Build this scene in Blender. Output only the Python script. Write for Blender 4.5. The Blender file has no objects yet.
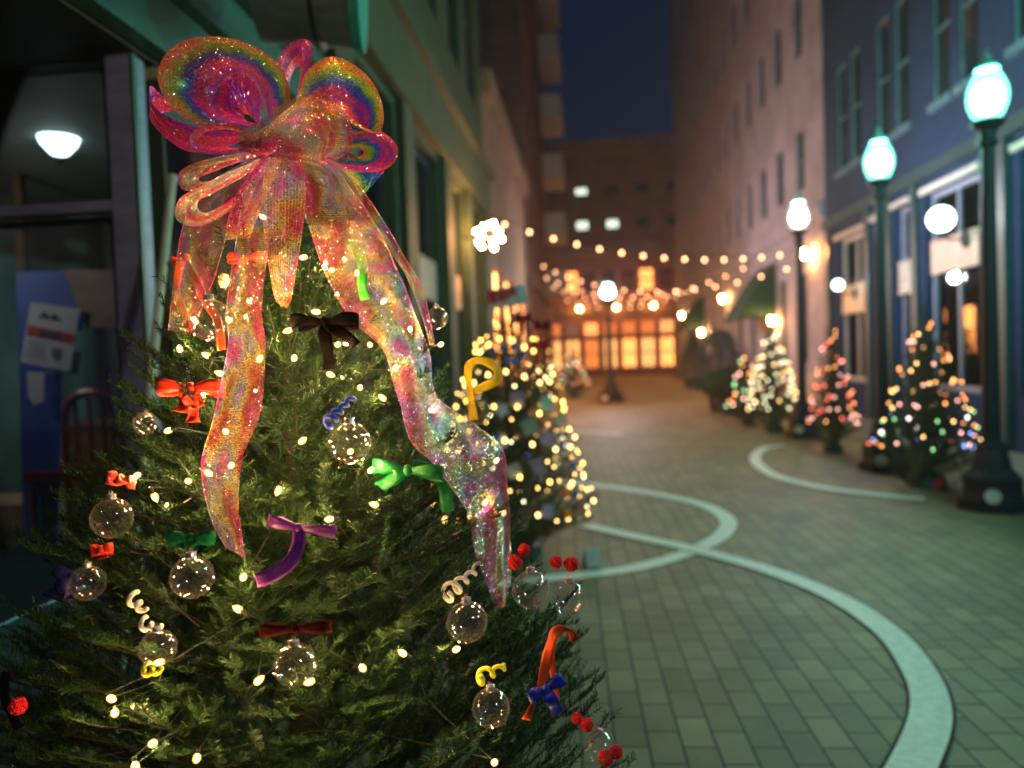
import bpy, bmesh, math, random
import numpy as np
from mathutils import Vector, Matrix
random.seed(7); RNG = np.random.default_rng(11)
R = math.radians
S = bpy.context.scene
COL = S.collection

# ---------------------------------------------------------------- camera
F = 740.0; CAMH = 1.55
cd = bpy.data.cameras.new('camera'); cam = bpy.data.objects.new('camera', cd); COL.objects.link(cam)
cd.sensor_width = 36; cd.lens = 36*F/1024; cd.clip_start = 0.05; cd.clip_end = 500
ROLL = R(2.0)
vx, vy = 76.0, 27.4
yaw = math.atan(vx/F); pitch = math.atan(vy/math.hypot(F, vx))
MR = Matrix.Rotation(yaw, 3, 'Z') @ Matrix.Rotation(R(90)-pitch, 3, 'X') @ Matrix.Rotation(-ROLL, 3, 'Z')
cam.matrix_world = Matrix.Translation((0, 0, CAMH)) @ MR.to_4x4()
S.camera = cam
cd.dof.use_dof = True; cd.dof.focus_distance = 1.42; cd.dof.aperture_fstop = 1.6; cd.dof.aperture_blades = 0
S.render.resolution_x, S.render.resolution_y = 1024, 768
CAM = Vector((0, 0, CAMH))
# ---------------------------------------------------------------- world, exposure
W = bpy.data.worlds.new('World'); S.world = W; W.use_nodes = True
wn = W.node_tree; wn.nodes.clear()
o_ = wn.nodes.new('ShaderNodeOutputWorld'); bg = wn.nodes.new('ShaderNodeBackground')
tc = wn.nodes.new('ShaderNodeTexCoord'); sp = wn.nodes.new('ShaderNodeSeparateXYZ'); cr = wn.nodes.new('ShaderNodeValToRGB')
cr.color_ramp.elements[0].position = 0.0; cr.color_ramp.elements[0].color = (0.006, 0.011, 0.030, 1)
cr.color_ramp.elements[1].position = 0.62; cr.color_ramp.elements[1].color = (0.0008, 0.0055, 0.024, 1)
e = cr.color_ramp.elements.new(0.25); e.color = (0.0010, 0.008, 0.030, 1)
wn.links.new(tc.outputs['Generated'], sp.inputs[0]); wn.links.new(sp.outputs['Z'], cr.inputs[0])
wn.links.new(cr.outputs[0], bg.inputs[0]); wn.links.new(bg.outputs[0], o_.inputs[0]); bg.inputs[1].default_value = 0.75
S.view_settings.view_transform = 'Standard'; S.view_settings.look = 'None'
S.view_settings.exposure = 0.2; S.view_settings.gamma = 1.0; S.view_settings.use_curve_mapping = False
c = S.cycles
c.use_denoising = True; c.volume_bounces = 0; c.sample_clamp_indirect = 3.0; c.sample_clamp_direct = 0
c.max_bounces = 8; c.transparent_max_bounces = 24; c.diffuse_bounces = 3; c.glossy_bounces = 3; c.transmission_bounces = 4
c.caustics_reflective = False; c.caustics_refractive = False; c.use_light_tree = True; c.use_adaptive_sampling = False
c.blur_glossy = 0.5

# lamp strengths, one place to tune
LAMP_L = 700.0; STRING_L = 13.0; TREE_L = 5200.0; DECO_L = 8.0

# ---------------------------------------------------------------- pixel helpers (photo pixel -> point in the place)
def ray(px, py):
    return (MR @ Vector(((px-512)/F, (384-py)/F, -1.0)))
def wd(px, py, d): return CAM + ray(px, py)*d
def gp(px, py, z=0.0):
    r = ray(px, py); return CAM + r*((z-CAMH)/r.z)
def wx(px, py, X):
    r = ray(px, py); return CAM + r*(X/r.x)
def wy(px, py, Y):
    r = ray(px, py); return CAM + r*(Y/r.y)

# ---------------------------------------------------------------- materials
MATS = {}
def nmat(name):
    m = bpy.data.materials.new(name); m.use_nodes = True; m.node_tree.nodes.clear(); MATS[name] = m
    N = m.node_tree.nodes; L = m.node_tree.links
    out = N.new('ShaderNodeOutputMaterial'); return m, N, L, out
def pm(name, col, rough=0.6, metal=0.0, var=0.25, scale=8.0, bump=0.0, bscale=60.0, spec=0.5, stretch=None, coat=0.0):
    """principled with noise-varied colour and optional bump"""
    m, N, L, out = nmat(name)
    b = N.new('ShaderNodeBsdfPrincipled'); L.new(b.outputs[0], out.inputs[0])
    b.inputs['Roughness'].default_value = rough; b.inputs['Metallic'].default_value = metal
    b.inputs['Specular IOR Level'].default_value = spec; b.inputs['Coat Weight'].default_value = coat
    t = N.new('ShaderNodeTexCoord'); src = t.outputs['Object']
    if stretch:
        mp = N.new('ShaderNodeMapping'); mp.inputs['Scale'].default_value = stretch; L.new(src, mp.inputs[0]); src = mp.outputs[0]
    n = N.new('ShaderNodeTexNoise'); n.inputs['Scale'].default_value = scale; n.inputs['Detail'].default_value = 6
    L.new(src, n.inputs['Vector'])
    r = N.new('ShaderNodeValToRGB'); r.color_ramp.elements[0].position = 0.3; r.color_ramp.elements[1].position = 0.7
    r.color_ramp.elements[0].color = tuple(c*(1-var) for c in col)+(1,); r.color_ramp.elements[1].color = tuple(min(1, c*(1+var)) for c in col)+(1,)
    L.new(n.outputs[0], r.inputs[0]); L.new(r.outputs[0], b.inputs['Base Color'])
    if bump:
        n2 = N.new('ShaderNodeTexNoise'); n2.inputs['Scale'].default_value = bscale; n2.inputs['Detail'].default_value = 4
        L.new(src, n2.inputs['Vector'])
        bp = N.new('ShaderNodeBump'); bp.inputs['Strength'].default_value = bump; bp.inputs['Distance'].default_value = 0.02
        L.new(n2.outputs[0], bp.inputs['Height']); L.new(bp.outputs[0], b.inputs['Normal'])
    return m
def emat(name, col, s, sample=True):
    m, N, L, out = nmat(name)
    e = N.new('ShaderNodeEmission'); e.inputs[0].default_value = (*col, 1); e.inputs[1].default_value = s
    L.new(e.outputs[0], out.inputs[0])
    m.cycles.emission_sampling = 'FRONT' if sample else 'NONE'
    return m
def brick(name, c1, c2, mortar, bw=0.22, bh=0.075, ms=0.01, rough=0.85, axis='X', noise=0.3, bump=0.4, rotz=0.0, spec=0.3):
    """bricks laid on a wall facing X ('X'), facing Y ('Y') or on the ground ('Z')"""
    m, N, L, out = nmat(name)
    b = N.new('ShaderNodeBsdfPrincipled'); L.new(b.outputs[0], out.inputs[0]); b.inputs['Roughness'].default_value = rough
    b.inputs['Specular IOR Level'].default_value = spec
    g = N.new('ShaderNodeNewGeometry'); s = N.new('ShaderNodeSeparateXYZ'); L.new(g.outputs['Position'], s.inputs[0])
    cb = N.new('ShaderNodeCombineXYZ')
    a, z = {'X': ('Y', 'Z'), 'Y': ('X', 'Z'), 'Z': ('Y', 'X')}[axis]
    L.new(s.outputs[a], cb.inputs[0]); L.new(s.outputs[z], cb.inputs[1])
    mp = N.new('ShaderNodeMapping'); mp.inputs['Rotation'].default_value = (0, 0, rotz); L.new(cb.outputs[0], mp.inputs[0])
    t = N.new('ShaderNodeTexBrick'); t.inputs['Scale'].default_value = 1; t.inputs['Brick Width'].default_value = bw
    t.inputs['Row Height'].default_value = bh; t.inputs['Mortar Size'].default_value = ms; t.inputs['Mortar Smooth'].default_value = 0.4
    t.inputs['Color1'].default_value = (*c1, 1); t.inputs['Color2'].default_value = (*c2, 1); t.inputs['Mortar'].default_value = (*mortar, 1)
    L.new(mp.outputs[0], t.inputs['Vector'])
    n = N.new('ShaderNodeTexNoise'); n.inputs['Scale'].default_value = 0.9; n.inputs['Detail'].default_value = 9; n.inputs['Roughness'].default_value = 0.65
    L.new(g.outputs['Position'], n.inputs['Vector'])
    mr = N.new('ShaderNodeMapRange'); mr.inputs[1].default_value = 0.3; mr.inputs[2].default_value = 0.7
    mr.inputs[3].default_value = 1-noise; mr.inputs[4].default_value = 1+noise; L.new(n.outputs[0], mr.inputs[0])
    mx = N.new('ShaderNodeMix'); mx.data_type = 'RGBA'; mx.blend_type = 'MULTIPLY'; mx.inputs[0].default_value = 1
    L.new(t.outputs[0], mx.inputs[6]); L.new(mr.outputs[0], mx.inputs[7]); L.new(mx.outputs[2], b.inputs['Base Color'])
    n3 = N.new('ShaderNodeTexNoise'); n3.inputs['Scale'].default_value = 70; L.new(g.outputs['Position'], n3.inputs['Vector'])
    ad = N.new('ShaderNodeMath'); ad.operation = 'MULTIPLY_ADD'; ad.inputs[1].default_value = -1.0; L.new(t.outputs['Fac'], ad.inputs[0])
    m3 = N.new('ShaderNodeMath'); m3.operation = 'MULTIPLY'; m3.inputs[1].default_value = 0.4; L.new(n3.outputs[0], m3.inputs[0]); L.new(m3.outputs[0], ad.inputs[2])
    bp = N.new('ShaderNodeBump'); bp.inputs['Strength'].default_value = bump; bp.inputs['Distance'].default_value = 0.006
    L.new(ad.outputs[0], bp.inputs['Height']); L.new(bp.outputs[0], b.inputs['Normal'])
    return m
def glass(name, tint=(1, 1, 1), refl=(1, 1, 1), base=0.04, gain=1.0, rough=0.02):
    """thin clear glass: see-through, mirror-like towards the edge"""
    m, N, L, out = nmat(name)
    tr = N.new('ShaderNodeBsdfTransparent'); tr.inputs[0].default_value = (*tint, 1)
    gl = N.new('ShaderNodeBsdfGlossy'); gl.inputs['Roughness'].default_value = rough; gl.inputs[0].default_value = (*refl, 1)
    fr = N.new('ShaderNodeFresnel'); fr.inputs[0].default_value = 1.5
    ma = N.new('ShaderNodeMath'); ma.operation = 'MULTIPLY_ADD'; ma.inputs[1].default_value = gain; ma.inputs[2].default_value = base; ma.use_clamp = True
    L.new(fr.outputs[0], ma.inputs[0])
    mx = N.new('ShaderNodeMixShader'); L.new(ma.outputs[0], mx.inputs[0]); L.new(tr.outputs[0], mx.inputs[1]); L.new(gl.outputs[0], mx.inputs[2])
    L.new(mx.outputs[0], out.inputs[0]); return m

# ---------------------------------------------------------------- object helpers
def link(name, me, mat=None, parent=None, smooth=False, loc=None):
    if mat is not None:
        for m in (mat if isinstance(mat, (list, tuple)) else [mat]): me.materials.append(m)
    if smooth: me.shade_smooth()
    o = bpy.data.objects.new(name, me); COL.objects.link(o)
    if parent: o.parent = parent
    if loc is not None: o.location = loc
    return o
def tag(o, label=None, cat=None, group=None, kind=None):
    if label: o['label'] = label
    if cat: o['category'] = cat
    if group: o['group'] = group
    if kind: o['kind'] = kind
    return o
def empty(name, loc=(0, 0, 0), rz=0, **k):
    o = bpy.data.objects.new(name, None); COL.objects.link(o); o.location = loc; o.rotation_euler = (0, 0, rz); o.empty_display_size = .1
    if k: tag(o, **k)
    return o
def mesh_arrays(name, V, Fq):
    """V (n,3), Fq (m,k) numpy -> mesh"""
    me = bpy.data.meshes.new(name); V = np.asarray(V, np.float32); Fq = np.asarray(Fq, np.int32)
    k = Fq.shape[1]; me.vertices.add(len(V)); me.vertices.foreach_set('co', V.ravel())
    me.loops.add(Fq.size); me.loops.foreach_set('vertex_index', Fq.ravel())
    me.polygons.add(len(Fq)); me.polygons.foreach_set('loop_start', np.arange(0, Fq.size, k, dtype=np.int32))
    me.update(calc_edges=True); return me
class MB:
    """collects shapes, builds one mesh"""
    def __init__(s): s.v = []; s.f = []
    def add(s, vs, fs):
        n = len(s.v); s.v += [tuple(v) for v in vs]; s.f += [tuple(i+n for i in f) for f in fs]; return s
    def box(s, x0, x1, y0, y1, z0, z1):
        x0, x1 = sorted((x0, x1)); y0, y1 = sorted((y0, y1)); z0, z1 = sorted((z0, z1))
        return s.add([(x0,y0,z0),(x1,y0,z0),(x1,y1,z0),(x0,y1,z0),(x0,y0,z1),(x1,y0,z1),(x1,y1,z1),(x0,y1,z1)],
                     [(0,3,2,1),(4,5,6,7),(0,1,5,4),(1,2,6,5),(2,3,7,6),(3,0,4,7)])
    def quad(s, a, b, c_, d): return s.add([a, b, c_, d], [(0, 1, 2, 3)])
    def lathe(s, prof, n=24, c=(0, 0, 0), cap=True):
        vs = []; fs = []
        for r, z in prof:
            for i in range(n): a = 2*math.pi*i/n; vs.append((c[0]+r*math.cos(a), c[1]+r*math.sin(a), c[2]+z))
        for j in range(len(prof)-1):
            for i in range(n): k = (i+1) % n; fs.append((j*n+i, j*n+k, (j+1)*n+k, (j+1)*n+i))
        if cap:
            fs.append(tuple(reversed(range(n)))); fs.append(tuple(range((len(prof)-1)*n, len(prof)*n)))
        return s.add(vs, fs)
    def tube(s, pts, r, n=6, cap=True):
        pts = [Vector(p) for p in pts]; rs = r if isinstance(r, (list, tuple)) else [r]*len(pts)
        vs = []; fs = []; up = None
        for i, p in enumerate(pts):
            t = (pts[min(i+1, len(pts)-1)]-pts[max(i-1, 0)]).normalized()
            if up is None: up = t.orthogonal().normalized()
            up = (up-t*up.dot(t)); up = up.normalized() if up.length > 1e-5 else t.orthogonal().normalized()
            w = t.cross(up)
            for k in range(n): a = 2*math.pi*k/n; vs.append(p+(up*math.cos(a)+w*math.sin(a))*rs[i])
        for j in range(len(pts)-1):
            for k in range(n): q = (k+1) % n; fs.append((j*n+k, j*n+q, (j+1)*n+q, (j+1)*n+k))
        if cap: fs.append(tuple(reversed(range(n)))); fs.append(tuple(range((len(pts)-1)*n, len(pts)*n)))
        return s.add(vs, fs)
    def ball(s, c, r, n=12, m=8, sq=(1, 1, 1)):
        prof = []
        vs = [(c[0], c[1], c[2]-r*sq[2])]; fs = []
        for j in range(1, m):
            t = math.pi*j/m
            for i in range(n): a = 2*math.pi*i/n; vs.append((c[0]+r*sq[0]*math.sin(t)*math.cos(a), c[1]+r*sq[1]*math.sin(t)*math.sin(a), c[2]-r*sq[2]*math.cos(t)))
        vs.append((c[0], c[1], c[2]+r*sq[2])); top = len(vs)-1
        for i in range(n):
            k = (i+1) % n; fs.append((0, 1+k, 1+i)); fs.append((top, top-n+i, top-n+k))
            for j in range(m-2): fs.append((1+j*n+i, 1+j*n+k, 1+(j+1)*n+k, 1+(j+1)*n+i))
        return s.add(vs, fs)
    def mesh(s, name):
        me = bpy.data.meshes.new(name); me.from_pydata(s.v, [], s.f); me.update(); return me
    def build(s, name, mat, parent=None, smooth=False, bevel=0):
        me = s.mesh(name)
        o = link(name, me, mat, parent, smooth)
        if bevel:
            b = o.modifiers.new('bevel', 'BEVEL'); b.width = bevel; b.segments = 2; b.limit_method = 'ANGLE'
        return o
def cr_spline(P, n):
    """Catmull-Rom through the points, n samples"""
    P = [Vector(p) for p in P]; m = len(P)-1; out = []
    for i in range(n):
        t = i/(n-1)*m; k = min(int(t), m-1); u = t-k
        p0 = P[max(k-1, 0)]; p1 = P[k]; p2 = P[k+1]; p3 = P[min(k+2, m)]
        out.append(0.5*((2*p1)+(p2-p0)*u+(2*p0-5*p1+4*p2-p3)*u*u+(3*p1-p0-3*p2+p3)*u**3))
    return out
def mapped(axis, at):
    """(u, depth into the wall, z) -> xyz. axis '+X': wall seen from -X side (right side of street); '-X': left side; 'Y': faces camera"""
    if axis == '+X': return lambda u, d, z: (at+d, u, z)
    if axis == '-X': return lambda u, d, z: (at-d, u, z)
    return lambda u, d, z: (u, at+d, z)
def wall_open(mb, fn, u0, u1, z0, z1, ops, depth=0.18):
    us = sorted({u0, u1, *[a for o in ops for a in o[:2]]}); zs = sorted({z0, z1, *[a for o in ops for a in o[2:4]]})
    inside = lambda u, z: any(o[0] < u < o[1] and o[2] < z < o[3] for o in ops)
    for i in range(len(us)-1):
        for j in range(len(zs)-1):
            if not inside((us[i]+us[i+1])/2, (zs[j]+zs[j+1])/2):
                mb.quad(fn(us[i], 0, zs[j]), fn(us[i+1], 0, zs[j]), fn(us[i+1], 0, zs[j+1]), fn(us[i], 0, zs[j+1]))
    for a, b, p, q in [o[:4] for o in ops]:
        mb.quad(fn(a, 0, p), fn(b, 0, p), fn(b, depth, p), fn(a, depth, p)); mb.quad(fn(a, 0, q), fn(a, depth, q), fn(b, depth, q), fn(b, 0, q))
        mb.quad(fn(a, 0, p), fn(a, depth, p), fn(a, depth, q), fn(a, 0, q)); mb.quad(fn(b, 0, p), fn(b, 0, q), fn(b, depth, q), fn(b, depth, p))
def fbox(mb, fn, u0, u1, d0, d1, z0, z1):
    p = fn(u0, d0, z0); q = fn(u1, d1, z1); mb.box(p[0], q[0], p[1], q[1], p[2], q[2])
def window(parent, fn, a, b, p, q, fm, gm, nu=1, nz=1, fw=0.06, d=0.1, name='window', sill=None, sm=None):
    mb = MB()
    fbox(mb, fn, a+.002, b-.002, d-.03, d+.03, p+.002, p+fw); fbox(mb, fn, a+.002, b-.002, d-.03, d+.03, q-fw, q-.002)
    fbox(mb, fn, a+.002, a+fw, d-.028, d+.028, p+fw, q-fw); fbox(mb, fn, b-fw, b-.002, d-.028, d+.028, p+fw, q-fw)
    for i in range(1, nu): u = a+(b-a)*i/nu; fbox(mb, fn, u-fw*.3, u+fw*.3, d-.02, d+.02, p+fw, q-fw)
    zz = nz if isinstance(nz, (list, tuple)) else [p+(q-p)*i/nz for i in range(1, nz)]
    for z in zz: fbox(mb, fn, a+fw, b-fw, d-.024, d+.024, z-fw*.35, z+fw*.35)
    f = mb.build(name, fm, parent)
    g = MB(); fbox(g, fn, a+.004, b-.004, d+.004, d+.012, p+.004, q-.004); g.build('pane', gm, f)
    if sill: s_ = MB(); fbox(s_, fn, a-.08, b+.08, -.07, -.003, p-.12, p-.003); s_.build('sill', sill, f)
    return f
# ================================================================ materials used
M_paver = brick('paver', (0.25, 0.225, 0.115), (0.155, 0.145, 0.075), (0.035, 0.035, 0.03), bw=0.24, bh=0.132, ms=0.0065, rough=0.62, axis='Z', noise=0.36, bump=0.9, rotz=R(1.4), spec=0.4)
M_stripe = pm('painted_stripe', (0.68, 0.76, 0.68), 0.55, var=0.14, scale=22, bump=0.12, bscale=120)
M_walk = brick('walk_paver', (0.26, 0.24, 0.20), (0.21, 0.19, 0.16), (0.09, 0.08, 0.07), bw=0.2, bh=0.1, ms=0.006, axis='Z', rotz=R(45))
M_green = pm('green_painted_stucco', (0.040, 0.060, 0.024), 0.7, var=0.2, scale=3, bump=0.3, bscale=120)
M_teal = pm('teal_painted_wood', (0.035, 0.14, 0.11), 0.4, var=0.15, scale=5)
M_dkframe = pm('dark_frame_paint', (0.03, 0.036, 0.05), 0.4, var=0.2)
M_bluegrey = pm('blue_grey_frame_paint', (0.27, 0.29, 0.42), 0.4, var=0.2, scale=6, stretch=(1, 1, 3))
M_black = pm('black_iron', (0.006, 0.010, 0.020), 0.6, metal=0.0, var=0.3, scale=20, bump=0.15)
M_navy = brick('blue_painted_brick', (0.014, 0.032, 0.105), (0.010, 0.022, 0.078), (0.022, 0.036, 0.09), noise=0.3)
M_cream = brick('grey_cream_brick', (0.36, 0.38, 0.50), (0.30, 0.32, 0.43), (0.31, 0.33, 0.42), noise=0.25)
M_redbrick = brick('red_brick', (0.17, 0.065, 0.045), (0.12, 0.05, 0.04), (0.12, 0.09, 0.08), noise=0.3)
M_redbrickY = brick('red_brick_far', (0.28, 0.12, 0.075), (0.21, 0.09, 0.06), (0.25, 0.2, 0.17), noise=0.3, axis='Y')
M_tanbrick = brick('tan_brick', (0.26, 0.15, 0.08), (0.2, 0.12, 0.07), (0.25, 0.2, 0.17), noise=0.3)
M_dkwall = pm('dark_render', (0.06, 0.055, 0.06), 0.8, var=0.3, scale=1.5)
M_stone = pm('pale_stone', (0.5, 0.47, 0.42), 0.7, var=0.2, scale=4)
M_trim = pm('pale_trim_paint', (0.55, 0.56, 0.52), 0.5, var=0.15)
M_dkglass = pm('dark_window_glass', (0.012, 0.016, 0.025), 0.06, var=0.2, spec=0.8)
M_glasspane = glass('shop_glass', (0.9, 0.93, 0.95), base=0.03, gain=1.0)
M_warmwin = emat('warm_lit_glass', (1.0, 0.42, 0.12), 1.8, sample=True)
M_dimwin = emat('dim_lit_glass', (1.0, 0.6, 0.35), 0.16, sample=False)
M_whitewin = emat('white_lit_glass', (0.8, 0.95, 0.75), 1.6, sample=False)
M_redframe = pm('red_frame_paint', (0.35, 0.045, 0.02), 0.5)
M_awning = pm('green_awning_cloth', (0.008, 0.06, 0.038), 0.8, var=0.2, bump=0.2)
M_shade = pm('striped_shade_cloth', (0.62, 0.45, 0.38), 0.8, var=0.25, scale=2, stretch=(1, 1, 14))
M_wood = pm('brown_wood', (0.13, 0.07, 0.035), 0.5, var=0.35, scale=5, stretch=(6, 6, 1))
M_bark = pm('bark', (0.10, 0.065, 0.04), 0.9, var=0.4, scale=30, bump=0.6)

# ================================================================ ground
def sheet(name, pts, z, mat, kind='structure', thick=0):
    mb = MB(); n = len(pts); mb.add([(p[0], p[1], z) for p in pts], [tuple(range(n))]); o = mb.build(name, mat); o['kind'] = kind; return o
sheet('ground', [(-30, -12), (30, -12), (30, 75), (-30, 75)], -0.004, pm('ground_far', (0.12, 0.11, 0.1), 0.8))
sheet('street_paving', [(-2.4, -6), (6.2, -6), (6.2, 62), (-2.4, 62)], 0.0, M_paver)
sheet('pavement', [(4.7, -6), (6.0, -6), (6.0, 62), (4.7, 62)], 0.004, M_walk)
sheet('recess_paving', [(-6, -6), (-2.0, -6), (-2.0, 3.2), (-6, 3.2)], 0.004, M_walk)
M_joint = pm('dark_joint', (.03, .03, .025), .9)
def stripe(pxs, label, w=0.155, z=0.005, closed=False):
    P = [gp(x, y) for x, y in pxs]; P = cr_spline(P, 60)
    vs = []; 
    for i, p in enumerate(P):
        t = (P[min(i+1, 59)]-P[max(i-1, 0)]).normalized(); n = Vector((-t.y, t.x, 0))
        j = 1+0.012*math.sin(i*.7)
        vs += [(p.x+n.x*w/2*j, p.y+n.y*w/2*j, z), (p.x-n.x*w/2*j, p.y-n.y*w/2*j, z)]
    me = bpy.data.meshes.new('stripe'); me.from_pydata(vs, [], [(2*i, 2*i+1, 2*i+3, 2*i+2) for i in range(59)]); me.update()
    o = link('painted_line', me, M_stripe); tag(o, kind='structure')
    for sg in (-1, 1):
        vs = []
        for i, p in enumerate(P):
            t = (P[min(i+1, 59)]-P[max(i-1, 0)]).normalized(); n = Vector((-t.y, t.x, 0)); vs += [(p.x+n.x*sg*(w/2-.004), p.y+n.y*sg*(w/2-.004), z-.0015), (p.x+n.x*sg*(w/2+.014), p.y+n.y*sg*(w/2+.014), z-.0015)]
        me = bpy.data.meshes.new('joint'); me.from_pydata(vs, [], [(2*i, 2*i+1, 2*i+3, 2*i+2) for i in range(59)]); me.update(); tag(link('line_joint', me, M_joint), kind='structure')
    return o
stripe([(862, 850), (912, 768), (931, 712), (918, 670), (885, 630), (830, 595), (760, 568), (690, 549), (640, 538), (586, 526)], '', z=0.0085)
stripe([(500, 478), (560, 482), (600, 486), (650, 493), (700, 504), (727, 519), (722, 535), (690, 552), (640, 567), (585, 575), (480, 585)], '', z=0.0045)
stripe([(785, 446), (764, 449), (755, 460), (772, 475), (815, 487), (870, 495), (925, 500)], '', z=0.0125)
stripe([(560, 434), (585, 432), (620, 434)], '', z=0.0045, w=0.18)

# ================================================================ lamp posts
def shell(name, col, s, mix):
    m, N, L, out = nmat(name); e = N.new('ShaderNodeEmission'); e.inputs[0].default_value = (*col, 1); e.inputs[1].default_value = s
    t = N.new('ShaderNodeBsdfTransparent'); x = N.new('ShaderNodeMixShader'); x.inputs[0].default_value = mix; L.new(t.outputs[0], x.inputs[1]); L.new(e.outputs[0], x.inputs[2]); L.new(x.outputs[0], out.inputs[0]); m.cycles.emission_sampling = 'NONE'; return m
M_globe = emat('street_lamp_core', (0.26, 1.0, 0.78), LAMP_L)
SHELLS = {'street_lamp_core': shell('teal_globe_glass', (.22, 1, .76), 3.2, .6), 'lit_globe_glass_far': shell('white_globe_glass', (1, .9, .75), 1.8, .6), 'lit_globe_glass_behind': shell('warm_globe_glass', (1, .9, .75), 1.8, .6)}
M_globew = emat('lit_globe_glass_far', (0.95, 0.93, 1.0), LAMP_L*1.5)
M_cap = pm('verdigris_cap', (0.15, 0.5, 0.42), 0.35)
M_disc = pm('white_plastic', (0.75, 0.75, 0.72), 0.4)
def lamp_post(label, loc, gm, h=3.72, first=None):
    root = empty('street_lamp', loc, label=label, cat='street lamp', group='globe street lamps along the street')
    b = MB(); b.lathe([(.30, 0), (.30, .10), (.265, .13), (.25, .18), (.25, .30), (.22, .33), (.17, .38), (.15, .48), (.13, .55), (.135, .58), (.10, .62)], 8)
    b.build('base', M_black, root)
    s = MB(); prof = [(.078, .62), (.072, 1.2), (.062, 2.4), (.052, h-.42), (.085, h-.40), (.085, h-.37), (.062, h-.35), (.07, h-.28), (.12, h-.24), (.14, h-.21), (.14, h-.19)]
    s.lathe(prof, 16); s.build('shaft', M_black, root, smooth=False)
    g = MB(); g.lathe([(.09, h-.185), (.130, h-.13), (.160, h-.05), (.170, h+.03), (.162, h+.10), (.132, h+.18), (.10, h+.24), (.085, h+.262)], 24, cap=False)
    gg = g.build('globe', SHELLS[gm.name], root, smooth=True)
    g = MB(); g.ball((0, 0, h+.02), .125, 20, 12, (1, 1, 1.15)); g.build('lamp_core', gm, gg, smooth=True)
    c_ = MB(); c_.lathe([(.10, h+.268), (.095, h+.30), (.06, h+.33), (.03, h+.36), (.035, h+.39), (.015, h+.42), (.004, h+.46)], 16); c_.build('finial', M_cap, root, smooth=True)
    d = MB(); d.tube([(-.13, -.27, .16), (-.137, -.285, .16)], .065, 16); d.build('socket_cover', M_disc, root)
    return root
p1 = gp(992, 508); p2 = gp(884, 470); p3 = gp(803, 437); p4 = gp(611, 402)
lamp_post('nearest tall black street lamp at the right edge with teal-tinted lit globe', (p1.x, p1.y, 0), M_globe)
lamp_post('second black street lamp from the right, beside the multicoloured lit tree', (p2.x, p2.y, 0), M_globe)
lamp_post('third black street lamp, by the small cream-lit tree, white globe', (p3.x, p3.y, 0), M_globew)
lamp_post('distant street lamp standing alone in the middle of the street under string lights', (p4.x, p4.y, 0), M_globew, h=3.45).scale = (1.5, 1.5, 1)
# the row carries on behind the photographer
lamp_post('street lamp of the row standing beside the photographer, out of the picture', (p1.x, p1.y-3.2, 0), M_globe)
lamp_post('street lamp of the row standing behind the photographer', (2.3, -0.5, 0), emat('lit_globe_glass_behind', (1.0, 0.93, 0.84), LAMP_L*.55), h=3.3)
# ================================================================ right side buildings, wall plane X = 5.8
XR = 5.8
def YR(px, py=384): return wx(px, py, XR).y
fR = mapped('+X', XR)
# --- near blue painted brick building
M_tealtrim = pm('pale_teal_trim', (.10, .20, .25), .5)
nb = empty('brick_building', (XR+3, 9, 0), label='dark blue painted brick building with tall pale-trimmed upper windows on the right', cat='building')
def child(o, par): o.parent = par; o.matrix_parent_inverse = par.matrix_world.inverted() if False else Matrix.Translation(-Vector(par.location)); return o
Y1 = 18.6
low = [(11.6, 13.35, .75, 4.05), (13.95, 14.6, .3, 4.05), (14.95, 15.65, .75, 4.0), (16.05, 17.75, .75, 3.95), (8.0, 10.6, .75, 4.05), (3.5, 6.8, .75, 4.05)]
ups = []
for a in (17.35, 16.5, 15.05, 14.2, 12.7, 11.85, 10.4, 9.55, 7.5, 6.6, 4.6, 3.7):
    ups.append((a-.3, a+.3, 5.45, 7.75)); ups.append((a-.32, a+.32, 9.6, 11.7)); ups.append((a-.32, a+.32, 13.2, 15.2))
mb = MB(); wall_open(mb, fR, 1.0, Y1, 0, 17, low+ups, .22)
mb.quad((XR, 1, 17), (XR, Y1, 17), (XR+8, Y1, 17), (XR+8, 1, 17)); mb.quad((XR, 1, 0), (XR+8, 1, 0), (XR+8, 1, 17), (XR, 1, 17))
child(mb.build('wall', M_navy), nb)
for o in low: child(window(None, fR, *o, M_trim if o[0] > 15.9 else M_bluegrey, M_glasspane, nu=2 if o[1]-o[0] > 1 else 1, nz=[2.75], fw=.09, d=.14), nb)
for i, o in enumerate(ups): child(window(None, fR, *o, M_tealtrim, M_dkglass, nu=1, nz=2, fw=.05, d=.05, sill=M_tealtrim), nb)
mb = MB()
for (a, b, p, q) in low: fbox(mb, fR, a-.1, b+.1, -.07, -.003, q+.003, q+.1)
child(mb.build('lintel', M_trim), nb)
mb = MB()
for u in (11.3, 13.65, 14.78, 15.85, 18.3, 10.9): fbox(mb, fR, u-.1, u+.1, -.09, -.004, 0, 4.3)
fbox(mb, fR, 1, Y1, -.12, -.005, 4.3, 4.52)
child(mb.build('pilaster', pm('dark_teal_paint', (0.02, 0.05, 0.06), 0.45)), nb)
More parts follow.
